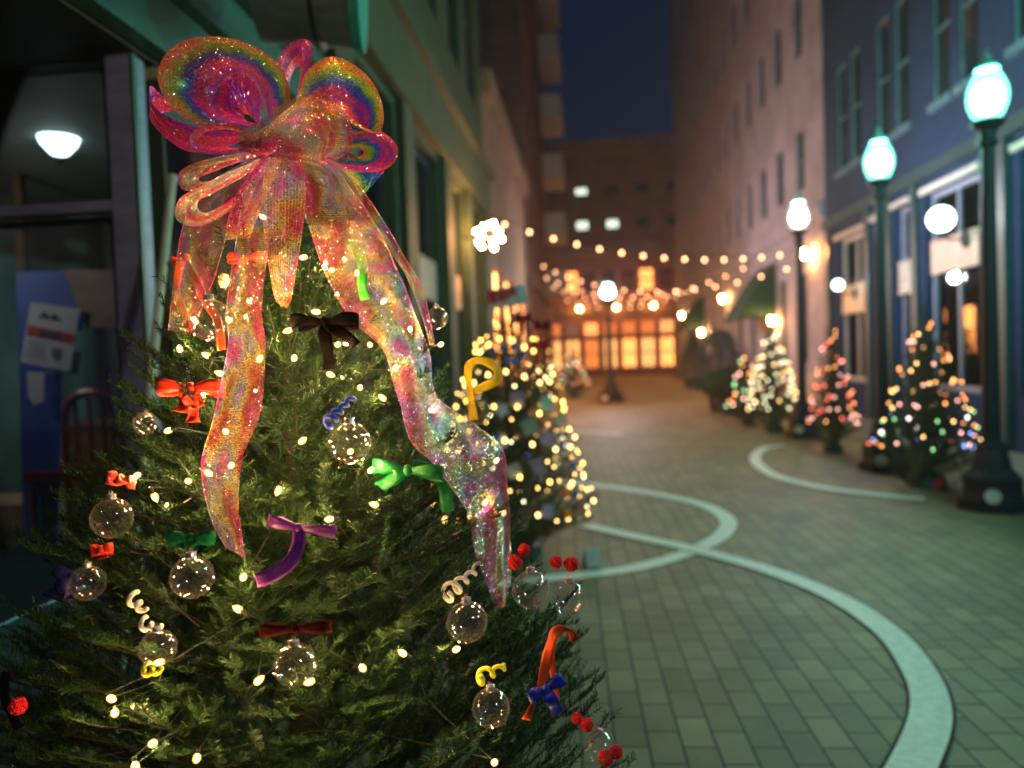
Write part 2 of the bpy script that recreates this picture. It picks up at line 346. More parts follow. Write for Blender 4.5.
# interior shown by lit shop windows
mb = MB(); mb.quad((XR+2.4, 2, 0), (XR+2.4, Y1-.1, 0), (XR+2.4, Y1-.1, 4.2), (XR+2.4, 2, 4.2)); mb.quad((XR+.3, 2, 4.2), (XR+2.4, 2, 4.2), (XR+2.4, Y1-.1, 4.2), (XR+.3, Y1-.1, 4.2)); mb.quad((XR+.3, 2, .02), (XR+2.4, 2, .02), (XR+2.4, Y1-.1, .02), (XR+.3, Y1-.1, .02))
mb.quad((XR+.3,13.6,0),(XR+2.4,13.6,0),(XR+2.4,13.6,4.2),(XR+.3,13.6,4.2))
child(mb.build('shop_interior', pm('shop_interior_wall', (0.3, 0.27, 0.24), 0.8, var=.5, scale=1.6)), nb)
for k, (y, z) in enumerate([(12.2, 3.3), (13.0, 3.3), (14.3, 3.3), (15.3, 3.35), (16.6, 3.4), (17.3, 3.35), (9.3, 3.3)]):
    b = MB(); b.ball((XR+1.2, y, z), .05, 10, 6); b.tube([(XR+1.2, y, z+.05), (XR+1.2, y, 4.18)], .008, 5)
    child(b.build('pendant_light', emat('pendant_glow', (1, .45, .28), 1.6) if not k else MATS['pendant_glow']), nb)
def blind(label, y0, y1, z0, z1, mat):
    b = MB(); n = 8
    for i in range(n):
        za = z0+(z1-z0)*i/n; zb = z0+(z1-z0)*(i+1)/n
        b.box(XR+.03+.01*(i % 2), XR+.05+.01*(i % 2), y0, y1, za, zb-.002)
    b.tube([(XR+.05, y0, z1+.03), (XR+.05, y1, z1+.03)], .03, 8)
    o = child(b.build('window_shade', mat), nb); o['label'] = label; return o
blind('pinkish striped shade across the widest shop window on the right', 11.72, 13.25, 2.68, 3.18, M_shade)
blind('cream shade in the lit shop window between two dark pilasters, farther along', 16.15, 17.65, 2.25, 2.8, pm('cream_shade', (.8, .7, .5), .8))
blind('narrow pale shade in the slim shop window beside the tall pilaster', 14.0, 14.55, 2.45, 3.0, pm('pale_shade', (.6, .6, .55), .8))
# wall globe lights
def wall_globe(label, px, py, r, mat, X=XR-.35):
    p = wx(px, py, X); g = empty('wall_lamp', p, label=label, cat='wall lamp', group='globe lamps on the blue brick wall')
    b = MB(); b.ball((0, 0, 0), r, 20, 12); b.build('globe', mat, g, smooth=True)
    a = MB(); a.tube([(0, 0, -r*.95), (0, 0, -r*1.3), (.12, 0, -r*1.7), (XR-X-.03, 0, -r*1.7)], .018, 8); a.box(XR-X-.04, XR-X-.002, -.06, .06, -r*1.7-.12, -r*1.7+.12); a.build('bracket', M_black, g)
    return g
M_wglobe = emat('wall_globe_glass', (.78, 1, .95), 7)
wall_globe('big round white wall lamp in front of the widest shop window', 941, 219, .19, M_wglobe)
wall_globe('small white wall lamp over the cream shade, farthest along the wall', 838, 285, .11, M_wglobe)
#wall_globe('small teal-white wall lamp half behind the second street lamp', 869, 275, .085, M_wglobe)
# --- cream building
cb = empty('tall_building', (XR+4, 30, 0), label='tall pale grey brick building, warmly lit at its foot, with rows of narrow windows', cat='building')
yw = [20.6+2.05*i for i in range(13)]
ups = []
for y in yw:
    for z0, z1 in ((5.7, 7.3), (9.2, 10.9), (12.8, 14.5), (16.4, 18.1), (20, 21.7)): ups.append((y-.36, y+.36, z0, z1))
low = [(y-.42, y+.42, 1.1, 3.5) for y in yw]
mb = MB(); wall_open(mb, fR, Y1+.05, 48, 0, 25, ups+low, .25)
mb.quad((XR, Y1+.05, 0), (XR+9, Y1+.05, 0), (XR+9, Y1+.05, 25), (XR, Y1+.05, 25)); mb.quad((XR, Y1+.05, 25), (XR+9, Y1+.05, 25), (XR+9, 48, 25), (XR, 48, 25)); mb.quad((XR, 48, 0), (XR+9, 48, 0), (XR+9, 48, 25), (XR, 48, 25))
child(mb.build('wall', M_cream), cb)
for i, o in enumerate(ups+low): child(window(None, fR, *o, M_dkframe, M_dimwin if i in (66, 70, 74) else M_dkglass, nz=2, fw=.05, d=.12), cb)
mb = MB(); fbox(mb, fR, Y1+.06, 48, -.5, -.004, 24.3, 25.1); child(mb.build('cornice', M_cream), cb)
mb = MB(); fbox(mb, fR, Y1+.06, 48, -.18, -.004, 4.85, 5.05); fbox(mb, fR, Y1+.06, 48, -.12, -.005, 4.65, 4.852)
child(mb.build('cornice', M_cream), cb)
mb = MB(); fbox(mb, fR, Y1+.06, 48, -.08, -.004, 0, .8); child(mb.build('plinth', M_stone), cb)
def awning(label, y, z0, z1, out, w):
    g = empty('window_awning', (XR, y, z0), label=label, cat='awning')
    b = MB(); n = 8; pr = [( -out*math.sin(t*math.pi/2)*1.0, (z1-z0)*math.cos(t*math.pi/2)*1.0) for t in [i/n for i in range(n+1)]]
    pr = [(-out*(i/n), (z1-z0)*(1-(i/n)**1.25)) for i in range(n+1)]
    vs = [(x-.01, s*w/2, z) for s in (-1, 1) for x, z in pr]; m = n+1
    fs = [(i, i+1, m+i+1, m+i) for i in range(n)]
    b.add(vs, fs)
    for s in (0, 1):
        b.add([vs[s*m+i] for i in range(m)]+[(-.01, vs[s*m][1], 0)], [tuple(range(m+1))])
    b.build('cloth', M_awning, g)
    v = MB(); v.box(-out-.02, -out-.005, -w/2, w/2, -.16, .0); v.build('valance', M_awning, g)
    f = MB(); f.tube([(-.02, -w/2+.03, .02), (-out, -w/2+.03, .02), (-out, w/2-.03, .02), (-.02, w/2-.03, .02)], .02, 6); f.build('frame', M_black, g)
    return g
awning('larger dark green awning on the pale building, nearer one', 24.4, 2.55, 4.15, 1.15, 2.2)
awning('smaller dark green awning on the pale building, farther along', 38.5, 2.6, 4.2, 1.1, 2.4)
M_sconce = emat('amber_lamp_glass', (1, .38, .10), 380)
for k, (y, z, lb) in enumerate([(23.0, 2.35, 'small amber wall lamp under the nearer green awning'), (31.0, 3.6, 'added amber wall lamp on the pale building between the two awnings'), (36.8, 2.4, 'amber wall lamp under the farther green awning'), (19.6, 3.9, 'added amber wall lamp at the near corner of the pale building'), (44.0, 3.6, 'added amber wall lamp at the far end of the pale building')]):  # the three away from the awnings are added to warm the wall
    g = empty('wall_lantern', (XR-.25, y, z), label=lb, cat='wall lamp', group='amber lamps on the pale building')
    b = MB(); b.lathe([(.05, -.1), (.08, .1)], 8); b.build('glass', M_sconce, g)
    b = MB(); b.lathe([(.1, .103), (.02, .18)], 8); b.tube([(0, 0, .17), (.1, 0, .22), (.23, 0, .1)], .015, 6); b.build('bracket', M_black, g)
# ================================================================ end building across the street
YE = 50.0; fE = mapped('Y', YE)
eb = empty('end_building', (2, YE+5, 0), label='orange-lit brick building closing the end of the street, glowing shop windows below', cat='building')
lo = []
for i in range(11): x = -5.2+1.25*i; lo += [(x, x+1.05, .5, 2.6), (x, x+1.05, 2.75, 3.7), (x, x+1.05, 5.6, 7.2)]
up = []
for i in range(7): x = -4.5+2.0*i; up += [(x, x+.9, 9.8, 10.5), (x, x+.9, 12.1, 12.7)]
mb = MB(); wall_open(mb, fE, -12, 14, 0, 15.5, lo+up, .3); mb.quad((-12, YE, 15.5), (14, YE, 15.5), (14, YE+10, 15.5), (-12, YE+10, 15.5))
child(mb.build('wall', M_redbrickY), eb)
rr = random.Random(3)
M_w2 = emat('amber_lit_glass', (1, .30, .07), 3.0); M_w3 = emat('deep_orange_lit_glass', (1, .25, .05), 1.2)
for o in lo:
    m = rr.choices([M_warmwin, M_w2, M_w3, M_dimwin], [3, 4, 4, 1])[0] if o[2] < 5 else rr.choices([M_w3, M_w2, M_dkglass], [3, 2, 3])[0]
    child(window(None, fE, *o, M_redframe, m, nu=2, nz=2, fw=.12, d=.1), eb)
for o in up: child(window(None, fE, *o, M_dkframe, M_whitewin if rr.random() < .22 else M_dkglass, nu=2, fw=.1, d=.1), eb)
mb = MB(); fbox(mb, fE, -12, 14, -.5, -.004, 8.0, 8.8); fbox(mb, fE, -12, 14, -.3, -.005, 4.2, 4.7); fbox(mb, fE, -12, 14, -.6, -.004, 14.8, 15.6); fbox(mb, fE, -12, 14, -.15, -.006, 11.2, 11.5); child(mb.build('cornice', M_tanbrick), eb)
M_end = emat('added_end_lamp_glass', (1, .34, .08), 170)  # lamp row added to give the end front its orange glow
for k, x in enumerate((-3.0, -.4, 2.0, 4.4)):
    g = empty('wall_lantern', (x, YE-.9, 4.55), label=['added amber lamp on the far orange building, leftmost of four', 'added amber lamp on the far orange building, second of four from the left', 'added amber lamp on the far orange building, third of four from the left', 'added amber lamp on the far orange building, rightmost of four'][k], cat='wall lamp', group='added amber lamps on the end building')
    b = MB(); b.ball((0, 0, 0), .12, 10, 6); b.build('globe', M_end, g); b = MB(); b.tube([(0, 0, .15), (0, .1, .4), (0, .57, .4)], .02, 6); b.build('bracket', M_black, g)

# ================================================================ left side, wall plane X = -2
XL = -2.0; fL = mapped('-X', XL)
gb = empty('green_shop_building', (XL-4, 9, 0), label='green painted shop building with tall dark windows, behind the big bow on the left', cat='building')
lowL = [(6.3, 7.9, .7, 4.3), (8.65, 10.35, .7, 4.3), (11.0, 12.3, .7, 4.3), (13.0, 14.4, .7, 4.3), (3.44, 5.7, .02, 2.95)]
upL = [(y, y+1.0, 6.4, 11) for y in (4.0, 5.9, 7.8, 9.7, 11.6, 13.4)]
mb = MB(); wall_open(mb, fL, 3.42, 15.2, 0, 16, lowL+upL, .25)
wall_open(mb, fL, -3, 3.42, 3.0, 16, [(1.5, 2.6, 6.4, 11)], .25)
mb.quad((XL, 15.2, 0), (XL-4, 15.2, 0), (XL-4, 15.2, 16), (XL, 15.2, 16))
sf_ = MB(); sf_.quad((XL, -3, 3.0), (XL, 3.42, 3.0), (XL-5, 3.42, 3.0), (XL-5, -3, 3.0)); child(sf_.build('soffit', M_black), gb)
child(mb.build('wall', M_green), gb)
for o in lowL: child(window(None, fL, *o, M_dkframe, M_glasspane, nu=2, nz=[2.9] if o[2] > .1 else 1, fw=.1, d=.16), gb)
for o in upL: child(window(None, fL, *o, M_dkframe, M_dkglass, nz=3, fw=.07, d=.12), gb)
mb = MB()
for u in (8.28, 10.68, 12.65, 14.8, 6.05): fbox(mb, fL, u-.24, u+.24, -.09, -.004, 0, 4.4)
fbox(mb, fL, 5.8, 15.2, -.14, -.006, 4.4, 5.15); fbox(mb, fL, 5.8, 15.2, -.24, -.004, 5.15, 5.3)
child(mb.build('pilaster', M_green), gb)
mb = MB()
fbox(mb, fL, .8, 5.75, -.10, -.004, 3.02, 3.28); fbox(mb, fL, .8, 5.75, -.18, -.005, 3.283, 3.36); fbox(mb, fL, .8, 5.75, -.07, -.006, 3.363, 3.62); fbox(mb, fL, .8, 5.75, -.2, -.004, 3.623, 3.72)
child(mb.build('fascia', M_teal), gb)
mb = MB(); mb.quad((XL-2.5, 3.5, 0), (XL-2.5, 15, 0), (XL-2.5, 15, 4.4), (XL-2.5, 3.5, 4.4)); mb.quad((XL-.4, 6, 4.38), (XL-2.5, 6, 4.38), (XL-2.5, 15, 4.38), (XL-.4, 15, 4.38)); mb.quad((XL-.4, 3.5, .02), (XL-2.5, 3.5, .02), (XL-2.5, 15, .02), (XL-.4, 15, .02)); mb.quad((XL-.27,10.7,0),(XL-2.5,10.7,0),(XL-2.5,10.7,4.3),(XL-.27,10.7,4.3))
child(mb.build('shop_interior', MATS['shop_interior_wall']), gb)
M_lshade = pm('pale_roller_blind', (.45, .34, .28), .8)
for k, (a, b, lb) in enumerate([(8.75, 10.25, 'pinkish lowered blind in the first tall window of the green shop building'), (11.1, 12.2, 'pinkish lowered blind in the second tall window of the green shop building')]):
    s_ = MB(); s_.box(XL-.10, XL-.06, a, b, 2.35, 2.85); s_.tube([(XL-.08, a, 2.88), (XL-.08, b, 2.88)], .025, 8); child(s_.build('window_shade', M_lshade), gb)['label'] = lb
# lights in the left shop windows
M_pend2 = emat('warm_pendant_glass', (1, .72, .45), 26)
for k, (y, z) in enumerate([(9.2, 2.0), (11.6, 3.1), (12.1, 2.2), (13.6, 3.0), (14.0, 2.1), (7.2, 3.2), (9.9, 3.3)]):
    b = MB(); b.ball((XL-.75, y, z), .09, 10, 6); b.tube([(XL-.75, y, z+.08), (XL-.75, y, 4.36)], .008, 5); child(b.build('pendant_light', M_pend2), gb)
# starburst wall light at the building's far corner
p = wx(489, 236, XL+.45)
sb = empty('starburst_wall_lamp', p, label='cluster of bright amber bulbs on the corner of the green shop building', cat='wall lamp')
for i in range(14):
    a = i*2.4; t = math.acos(1-2*(i+.5)/14); d = Vector((math.sin(t)*math.cos(a), math.sin(t)*math.sin(a), math.cos(t)))
    b = MB(); q = d*.22; b.ball(q, .030, 8, 6); b.build('bulb', emat('amber_bulb', (1, .45, .15), 420) if i == 0 else MATS['amber_bulb'], sb)
b = MB(); 
for i in range(14):
    a = i*2.4; t = math.acos(1-2*(i+.5)/14); d = Vector((math.sin(t)*math.cos(a), math.sin(t)*math.sin(a), math.cos(t))); b.tube([(0, 0, 0), d*.18], .01, 5)
b.ball((0, 0, 0), .05, 8, 6); b.tube([(0, 0, 0), (-.44, 0, 0)], .02, 6); b.build('frame', M_black, sb)
M_addglow = emat('added_window_glow', (1, .34, .08), 14)  # window glow added to warm the street and the pale wall opposite
# brick, dark and balconied blocks further along
b1 = empty('brick_building', (XL-3, 20, 0), label='low brown brick building beyond the green shop, lit orange near the street lamp', cat='building')
ops = [(16.3+2.4*i, 17.7+2.4*i, .8, 3.6) for i in range(4)]
mb = MB(); wall_open(mb, fL, 15.3, 25.5, 0, 7.4, ops, .25); mb.quad((XL, 15.3, 7.4), (XL-6, 15.3, 7.4), (XL-6, 25.5, 7.4), (XL, 25.5, 7.4)); mb.quad((XL, 25.5, 0), (XL-6, 25.5, 0), (XL-6, 25.5, 7.4), (XL, 25.5, 7.4)); mb.quad((XL, 15.3, 0), (XL-6, 15.3, 0), (XL-6, 15.3, 7.4), (XL, 15.3, 7.4))
child(mb.build('wall', M_tanbrick), b1)
for i, o in enumerate(ops): child(window(None, fL, *o, M_dkframe, M_addglow, nu=2, nz=2, fw=.08, d=.1), b1)
mb = MB(); fbox(mb, fL, 15.32, 25.5, -.2, -.004, 7.0, 7.5); child(mb.build('cornice', M_tanbrick), b1)
b2 = empty('dark_tower_block', (-9, 30, 0), label='tall nearly black block rising behind the low brown brick building', cat='building')
mb = MB(); mb.box(-12, -3.2, 25.6, 36, 0, 34); child(mb.build('wall', M_dkwall), b2)
mb = MB()
for i in range(6):
    for j in range(7): mb = MB(); mb.box(-3.22, -3.17, 26.4+1.6*i, 27.3+1.6*i, 9+3.4*j, 11+3.4*j); child(mb.build('window', M_dkglass), b2)
b3 = empty('tall_brick_building', (XL-3, 32, 0), label='tall red brick building on the left, far down the street, beside the dark block', cat='building')
ops = [(28.2+2.2*i, 29.3+2.2*i, z, z+1.9) for i in range(5) for z in (1.0, 5.0, 8.6, 12.2, 15.8, 19.4, 23)]
mb = MB(); wall_open(mb, fL, 27, 39, 0, 31, ops, .25); mb.quad((XL, 27, 0), (XL-6, 27, 0), (XL-6, 27, 31), (XL, 27, 31)); mb.quad((XL, 39, 0), (XL-6, 39, 0), (XL-6, 39, 31), (XL, 39, 31))
child(mb.build('wall', M_redbrick), b3)
for i, o in enumerate(ops): child(window(None, fL, *o, M_dkframe, M_addglow if i % 7 == 0 else M_w3 if i % 11 == 3 else M_dkglass, nz=2, fw=.08, d=.1), b3)
mb = MB(); fbox(mb, fL, 27, 39, -.5, -.004, 29.6, 30.6); child(mb.build('cornice', M_redbrick), b3); mb = MB(); fbox(mb, fL, 27, 39, -.2, -.004, 4.1, 4.5); child(mb.build('cornice', M_redbrick), b3)
b4 = empty('balcony_building', (-3, 45, 0), label='brick apartment block with stacked projecting balconies, farthest on the left', cat='building')
mb = MB(); mb.box(-9, -2.2, 39.1, 49.4, 0, 22.5); child(mb.build('wall', M_redbrick), b4)
for j in range(6):
    z = 5+3.2*j
    mb = MB(); mb.box(-2.198, -1.0, 41, 45, z, z+.25); mb.box(-1.06, -1.0, 41, 45, z+.25, z+1.2); mb.box(-2.198, -1.062, 41, 41.06, z+.25, z+1.2); child(mb.build('balcony', M_stone), b4)
    mb = MB(); mb.box(-2.21, -2.19, 41.6, 42.8, z+.3, z+2.4); mb.box(-2.21, -2.19, 43.2, 44.4, z+.3, z+2.4); child(mb.build('window', M_dkglass), b4)
mb = MB(); mb.box(-2.198, -1.5, 39.1, 49.4, 21.6, 22.6); child(mb.build('cornice', M_stone), b4)

# ================================================================ string lights over the street
M_bulb = emat('festoon_bulb_glass', (1, .44, .20), STRING_L)
CAT = MB(); CAT.ball((0, 0, -.05), .032, 10, 6, (1, 1, 1.2)); bulb_me = CAT.mesh('festoon_bulb'); bulb_me.materials.append(M_bulb)
def festoon(label, a, b, sag, n):
    a, b = Vector(a), Vector(b); g = empty('string_lights', a, label=label, cat='string lights', group='festoon lights across the street')
    pt = lambda t: a.lerp(b, t)-Vector((0, 0, sag*4*t*(1-t)))-a
    c_ = MB(); c_.tube([pt(i/24) for i in range(25)], .008, 5)
    for i in range(n): q = pt((i+.5)/n); c_.tube([q, q-Vector((0, 0, .045))], .014, 6)
    c_.build('cable', M_black, g)
    for i in range(n):
        o = bpy.data.objects.new('bulb', bulb_me); COL.objects.link(o); o.parent = g; o.location = pt((i+.5)/n)-Vector((0, 0, .02))
festoon('nearest string of lights, crossing highest from the left buildings to the right wall', wx(492, 217, XL+.05), wx(806, 248, XR-.05), 0.5, 15)
festoon('string of lights dipping below the nearest one, ends on the brown brick wall', wx(538, 262, XL+.05), wx(800, 262, XR-.05), 0.95, 15)
festoon('third string of lights, dipping lowest in front of the lone street lamp', wx(541, 274, XL+.05), wx(752, 262, XR-.05), 1.05, 15)
festoon('fourth string of lights, running above the lone street lamp', wx(549, 284, XL+.05), wx(716, 277, XR-.05), 1.0, 14)
festoon('farthest string of lights, just in front of the orange end building', wx(553, 294, XL+.05), wx(694, 288, XR-.05), 0.9, 13)
#festoon('short slanting string of lights linking the far strings by the left wall', wx(536, 268, XL+.05), wx(566, 298, XL+1.6), 0.2, 9)

# ================================================================ left shopfront facing the camera, Y = 3.3
YS = 3.3; fS = mapped('Y', YS)
def sx(px, py=384): return wy(px, py, YS)
sf = empty('shopfront', (-3.4, YS, 0), label='dark recessed shopfront window facing the camera at the left edge', cat='shopfront')
zt = sx(80, 40).z; zm = sx(60, 209).z; zb = sx(60, 600).z; xe = sx(147, 200).x; xi = sx(118, 200).x
mb = MB(); wall_open(mb, fS, -6, xi, zt-.02, 3.0-.002, [], .1); wall_open(mb, fS, -6, xi, 0, zb, [], .1)
child(mb.build('wall', M_dkwall), sf)
mb = MB(); fbox(mb, fS, xi, xe-.014, -.05, .06, 0, zt+.02)
fbox(mb, fS, -4.4, xi-.002, -.045, .05, zt-.05, zt); fbox(mb, fS, -4.4, xi-.002, -.045, .05, zm-.03, zm+.02); fbox(mb, fS, -4.4, -4.35, -.045, .05, zb, zt-.052)
child(mb.build('window_frame', M_bluegrey, bevel=.006), sf)
mb = MB(); fbox(mb, fS, xe-.012, xe, -.058, -.03, 0, zt+.3); child(mb.build('corner_trim', M_teal), sf)
mb = MB(); fbox(mb, fS, xi-.09, xi-.002, .07, .12, zb, zt-.05); fbox(mb, fS, -4.34, xi-.1, .07, .12, zm-.06, zm-.032); child(mb.build('inner_frame', M_dkframe), sf)
mb = MB(); fbox(mb, fS, -4.36, xi, .0, .008, zb, zt-.052); child(mb.build('pane', M_glasspane), sf)
# room behind it
mb = MB(); Yb = 6.6
mb.quad((-7, Yb, 0), (XL-.3, Yb, 0), (XL-.3, Yb, 3), (-7, Yb, 3)); mb.quad((-7, YS+.1, 2.99), (XL-.3, YS+.1, 2.99), (XL-.3, Yb, 2.99), (-7, Yb, 2.99)); mb.quad((-7, YS, 0), (-7, Yb, 0), (-7, Yb, 3), (-7, YS, 3))
child(mb.build('room_wall', pm('grey_green_room_wall', (.16, .20, .19), .7, var=.4, scale=1.2)), sf)
mb = MB(); mb.quad((-7, YS+.1, .02), (XL-.3, YS+.1, .02), (XL-.3, Yb, .02), (-7, Yb, .02)); child(mb.build('room_floor', M_wood), sf)
# things inside
g = empty('pendant_lamp', (-3.95, 3.47, 2.4), label='unseen lamp added inside the shopfront, left of the picture edge', cat='lamp')  # extra lamp out of view, added to light the banner and flyers
b = MB(); b.ball((0, 0, 0), .11, 16, 10); b.build('bowl', emat('added_lamp_opal', (.95, .85, .75), 42), g, smooth=True); b = MB(); b.tube([(0, 0, .1), (0, 0, .58)], .01, 6); b.build('fitting', M_black, g)
p = wy(58, 128, 4.3)
pl = empty('pendant_lamp', p, label='white bowl pendant lamp glowing inside the left shopfront', cat='lamp')
b = MB(); b.lathe([(.006, -.175), (.05, -.16), (.10, -.10), (.13, -.02), (.142, .06)], 24, cap=False); b.build('bowl', emat('opal_bowl', (.66, .92, .85), 6.0), pl, smooth=True)
b = MB(); b.lathe([(.15, .053), (.15, .062), (.02, .075), (.008, .09), (.008, 2.99-p.z-.01)], 16); b.ball((0, 0, -.195), .024, 8, 6); b.build('fitting', M_black, pl)
a_ = wy(-40, 104, 3.78); b_ = wy(114, 68, 3.78)
b = MB(); b.box(a_.x, b_.x, 3.78, 3.83, a_.z, b_.z)
for i in range(34): x = a_.x+(b_.x-a_.x)*(i+.3)/34; b.box(x, x+.014, 3.755, 3.778, a_.z+.02, b_.z-.1)
b.box(a_.x, b_.x, 3.74, 3.778, a_.z-.03, a_.z+.01); b.box(a_.x, b_.x, 3.73, 3.778, b_.z-.09, b_.z)
tag(b.build('ribbed_valance', pm('tan_wood', (.30, .24, .16), .6, var=.3)), 'ribbed tan wooden valance across the top inside the left shopfront', 'valance')
p = wy(88, 175, 6.0); b = MB(); b.tube([(p.x, 6.0, p.z), (p.x, 6.05, p.z)], .42, 32); b.tube([(p.x, 5.95, p.z), (p.x, 5.99, p.z)], .34, 32)
tag(b.build('round_wall_panel', pm('pale_teal_panel', (.25, .34, .32), .5, var=.3)), 'pale round panel on the wall inside, behind the pendant lamp', 'panel')
p = wy(62, 172, 5.6); b = MB(); b.box(p.x-.23, p.x+.23, 5.5, 5.7, p.z-.13, p.z+.08); b.box(p.x-.25, p.x+.25, 5.48, 5.72, p.z+.083, p.z+.12); tag(b.build('wooden_box', M_wood), 'dark brown wooden box on the wall inside, under the pendant lamp', 'box')
b = MB(); q0 = wy(10, 100, 4.96); b.box(q0.x-.03, q0.x+.03, 4.97, 5.03, 0, q0.z); tag(b.build('wooden_post', M_wood), 'slim wooden post inside at the far left of the shopfront', 'post')
# blue banner, poster, flyers on the glass
def plate(name, pts, Y, mat, label, cat, th=.006, n=1):
    P = [wy(x, y, Y) for x, y in pts]; b = MB(); k = len(P)
    b.add([tuple(p) for p in P]+[(p.x, p.y+th, p.z) for p in P], [tuple(range(k)), tuple(reversed(range(k, 2*k)))]+[(i, (i+1) % k, k+(i+1) % k, k+i) for i in range(k)])
    o = b.build(name, mat); 
    if label: tag(o, label, cat)
    return o
M_blue = pm('blue_banner_cloth', (.012, .07, .36), .6, var=.35, scale=3, stretch=(3, 1, .6))
plate('blue_banner', [(16, 272), (84, 270), (82, 330), (62, 335), (60, 430), (56, 572), (24, 574), (20, 400)], YS+.65, M_blue, 'tall royal blue banner hanging behind the left shopfront glass', 'banner', .01)
plate('tan_poster', [(64, 270), (121, 270), (120, 326), (86, 328)], YS+.60, pm('tan_paper', (.38, .27, .21), .7, var=.3, scale=5), 'tan poster behind the shopfront glass beside the blue banner', 'poster')
fl = plate('flyer', [(31, 302), (80, 309), (70, 372), (20, 362)], YS+.58, pm('white_paper', (.62, .66, .72), .6, var=.08), 'white flyer with a red band taped inside the shopfront glass', 'flyer', .002)
def on(par, pts, col, nm):
    o = plate(nm, pts, YS+.577, pm(nm+'_ink', col, .6, var=.05), None, None, .0015); o.parent = par
on(fl, [(28, 325), (74, 334), (72, 344), (26, 335)], (.5, .03, .04), 'red_band')
on(fl, [(38, 318), (44, 311), (52, 319)], (.02, .03, .05), 'mountain_mark'); on(fl, [(49, 320), (54, 313), (61, 321)], (.02, .03, .05), 'mountain_mark')
o = plate('panel_ink', [(40, 329), (60, 332.5), (59, 340), (39, 336.5)], YS+.574, pm('dark_panel', (.03, .04, .04), .6), None, None, .0015); o.parent = fl
on(fl, [(52, 348), (61, 349), (60, 358), (55, 361), (51, 356)], (.12, .16, .26), 'crest_mark')
for i in range(5): on(fl, [(28-i*.6, 341+i*3.5), (46-i*.6, 344+i*3.5), (46-i*.6, 345.2+i*3.5), (28-i*.6, 342.2+i*3.5)], (.25, .27, .3), 'text_line')
plate('flyer', [(52, 350), (82, 352), (78, 374), (46, 372)], YS+.595, MATS['white_paper'], 'second white sheet sticking out below the red-banded flyer', 'flyer', .002)
plate('flyer', [(27, 372), (44, 372), (43, 402), (33, 405), (28, 395)], YS+.59, MATS['white_paper'], 'narrow white slip hanging under the flyers on the blue banner', 'flyer', .002)
# chair-like red arc, cabinet and bench inside
p = wy(90, 420, YS+.9); b = MB()
b.tube([(p.x+.17*math.cos(t), p.y, p.z+.17*math.sin(t)) for t in [math.pi*i/14 for i in range(15)]], .028, 8); b.tube([(p.x-.17, p.y, p.z), (p.x-.15, p.y, .03)], .025, 8); b.tube([(p.x+.17, p.y, p.z), (p.x+.15, p.y, .03)], .025, 8)
for i in range(3): b.tube([(p.x-.09+.09*i, p.y, p.z+.14), (p.x-.09+.09*i, p.y, p.z-.25)], .012, 6)
b.box(p.x-.2, p.x+.2, p.y-.32, p.y+.05, p.z-.32, p.z-.27); b.tube([(p.x-.17, p.y-.28, p.z-.3), (p.x-.17, p.y-.3, .03)], .02, 6); b.tube([(p.x+.17, p.y-.28, p.z-.3), (p.x+.17, p.y-.3, .03)], .02, 6)
tag(b.build('red_chair', pm('red_lacquer', (.16, .008, .008), .35)), 'red round-backed chair inside the left shopfront behind the tree', 'chair')
p = wy(5, 520, YS+.7); b = MB(); b.box(p.x-.8, p.x+.15, p.y, p.y+.4, p.z-.06, p.z+.09); b.box(p.x-.8, p.x+.15, p.y+.02, p.y+.06, .03, p.z-.062); b.box(p.x+.02, p.x+.1, p.y+.1, p.y+.4, .03, p.z-.062)
tag(b.build('wooden_bench', pm('light_tan_wood', (.42, .26, .17), .6, var=.3)), 'light tan wooden bench inside at the lower left of the shopfront', 'bench')
p = wy(90, 480, YS+1.3); b = MB(); b.box(p.x-.35, p.x+.3, p.y, p.y+.45, .03, p.z+.35); b.box(p.x-.37, p.x+.32, p.y-.02, p.y+.47, p.z+.352, p.z+.38); b.ball((p.x-.05, p.y-.02, p.z), .02, 8, 6); tag(b.build('dark_cabinet', M_wood), 'dark brown cabinet in the shop behind the red chair', 'cabinet')
for k, (x, y) in enumerate([(57, 282), (12, 330)]):
    p = wy(x, y, 6.3); b = MB(); b.ball(p, .035, 10, 6); b.tube([p, (p.x, p.y, 2.98)], .005, 5)
    tag(b.build('orange_bulb', emat('orange_bulb', (1, .33, .04), 2.2) if not k else MATS['orange_bulb']), ['small orange bulb over the flyer inside the shop', 'small orange bulb at the left edge inside the shop'][k], 'bulb')
# low dark planter along the shop line, in front of the shopfront
b = MB(); b.box(-2.6, -1.92, 1.2, 3.1, 0, .70); b.box(-2.64, -1.88, 1.16, 3.14, .702, .76)
tag(b.build('planter_box', pm('dark_teal_metal', (.035, .06, .075), .3, metal=.3, var=.3), bevel=.01), 'low dark metal planter box at the lower left, behind the tree', 'planter')
# leaning pale pole
a_ = wd(172, 182, 3.3); b_ = wd(152, 370, 3.0); c_ = b_+(b_-a_)*((b_.z-.02)/(a_.z-b_.z))
b = MB(); b.tube([c_, a_], .018, 10); b.tube([a_, a_+(a_-b_).normalized()*.03], .022, 10); tag(b.build('leaning_pole', pm('pale_wood', (.6, .58, .45), .6, var=.2)), 'slim pale pole leaning by the dark shopfront corner, left of the bow', 'pole')
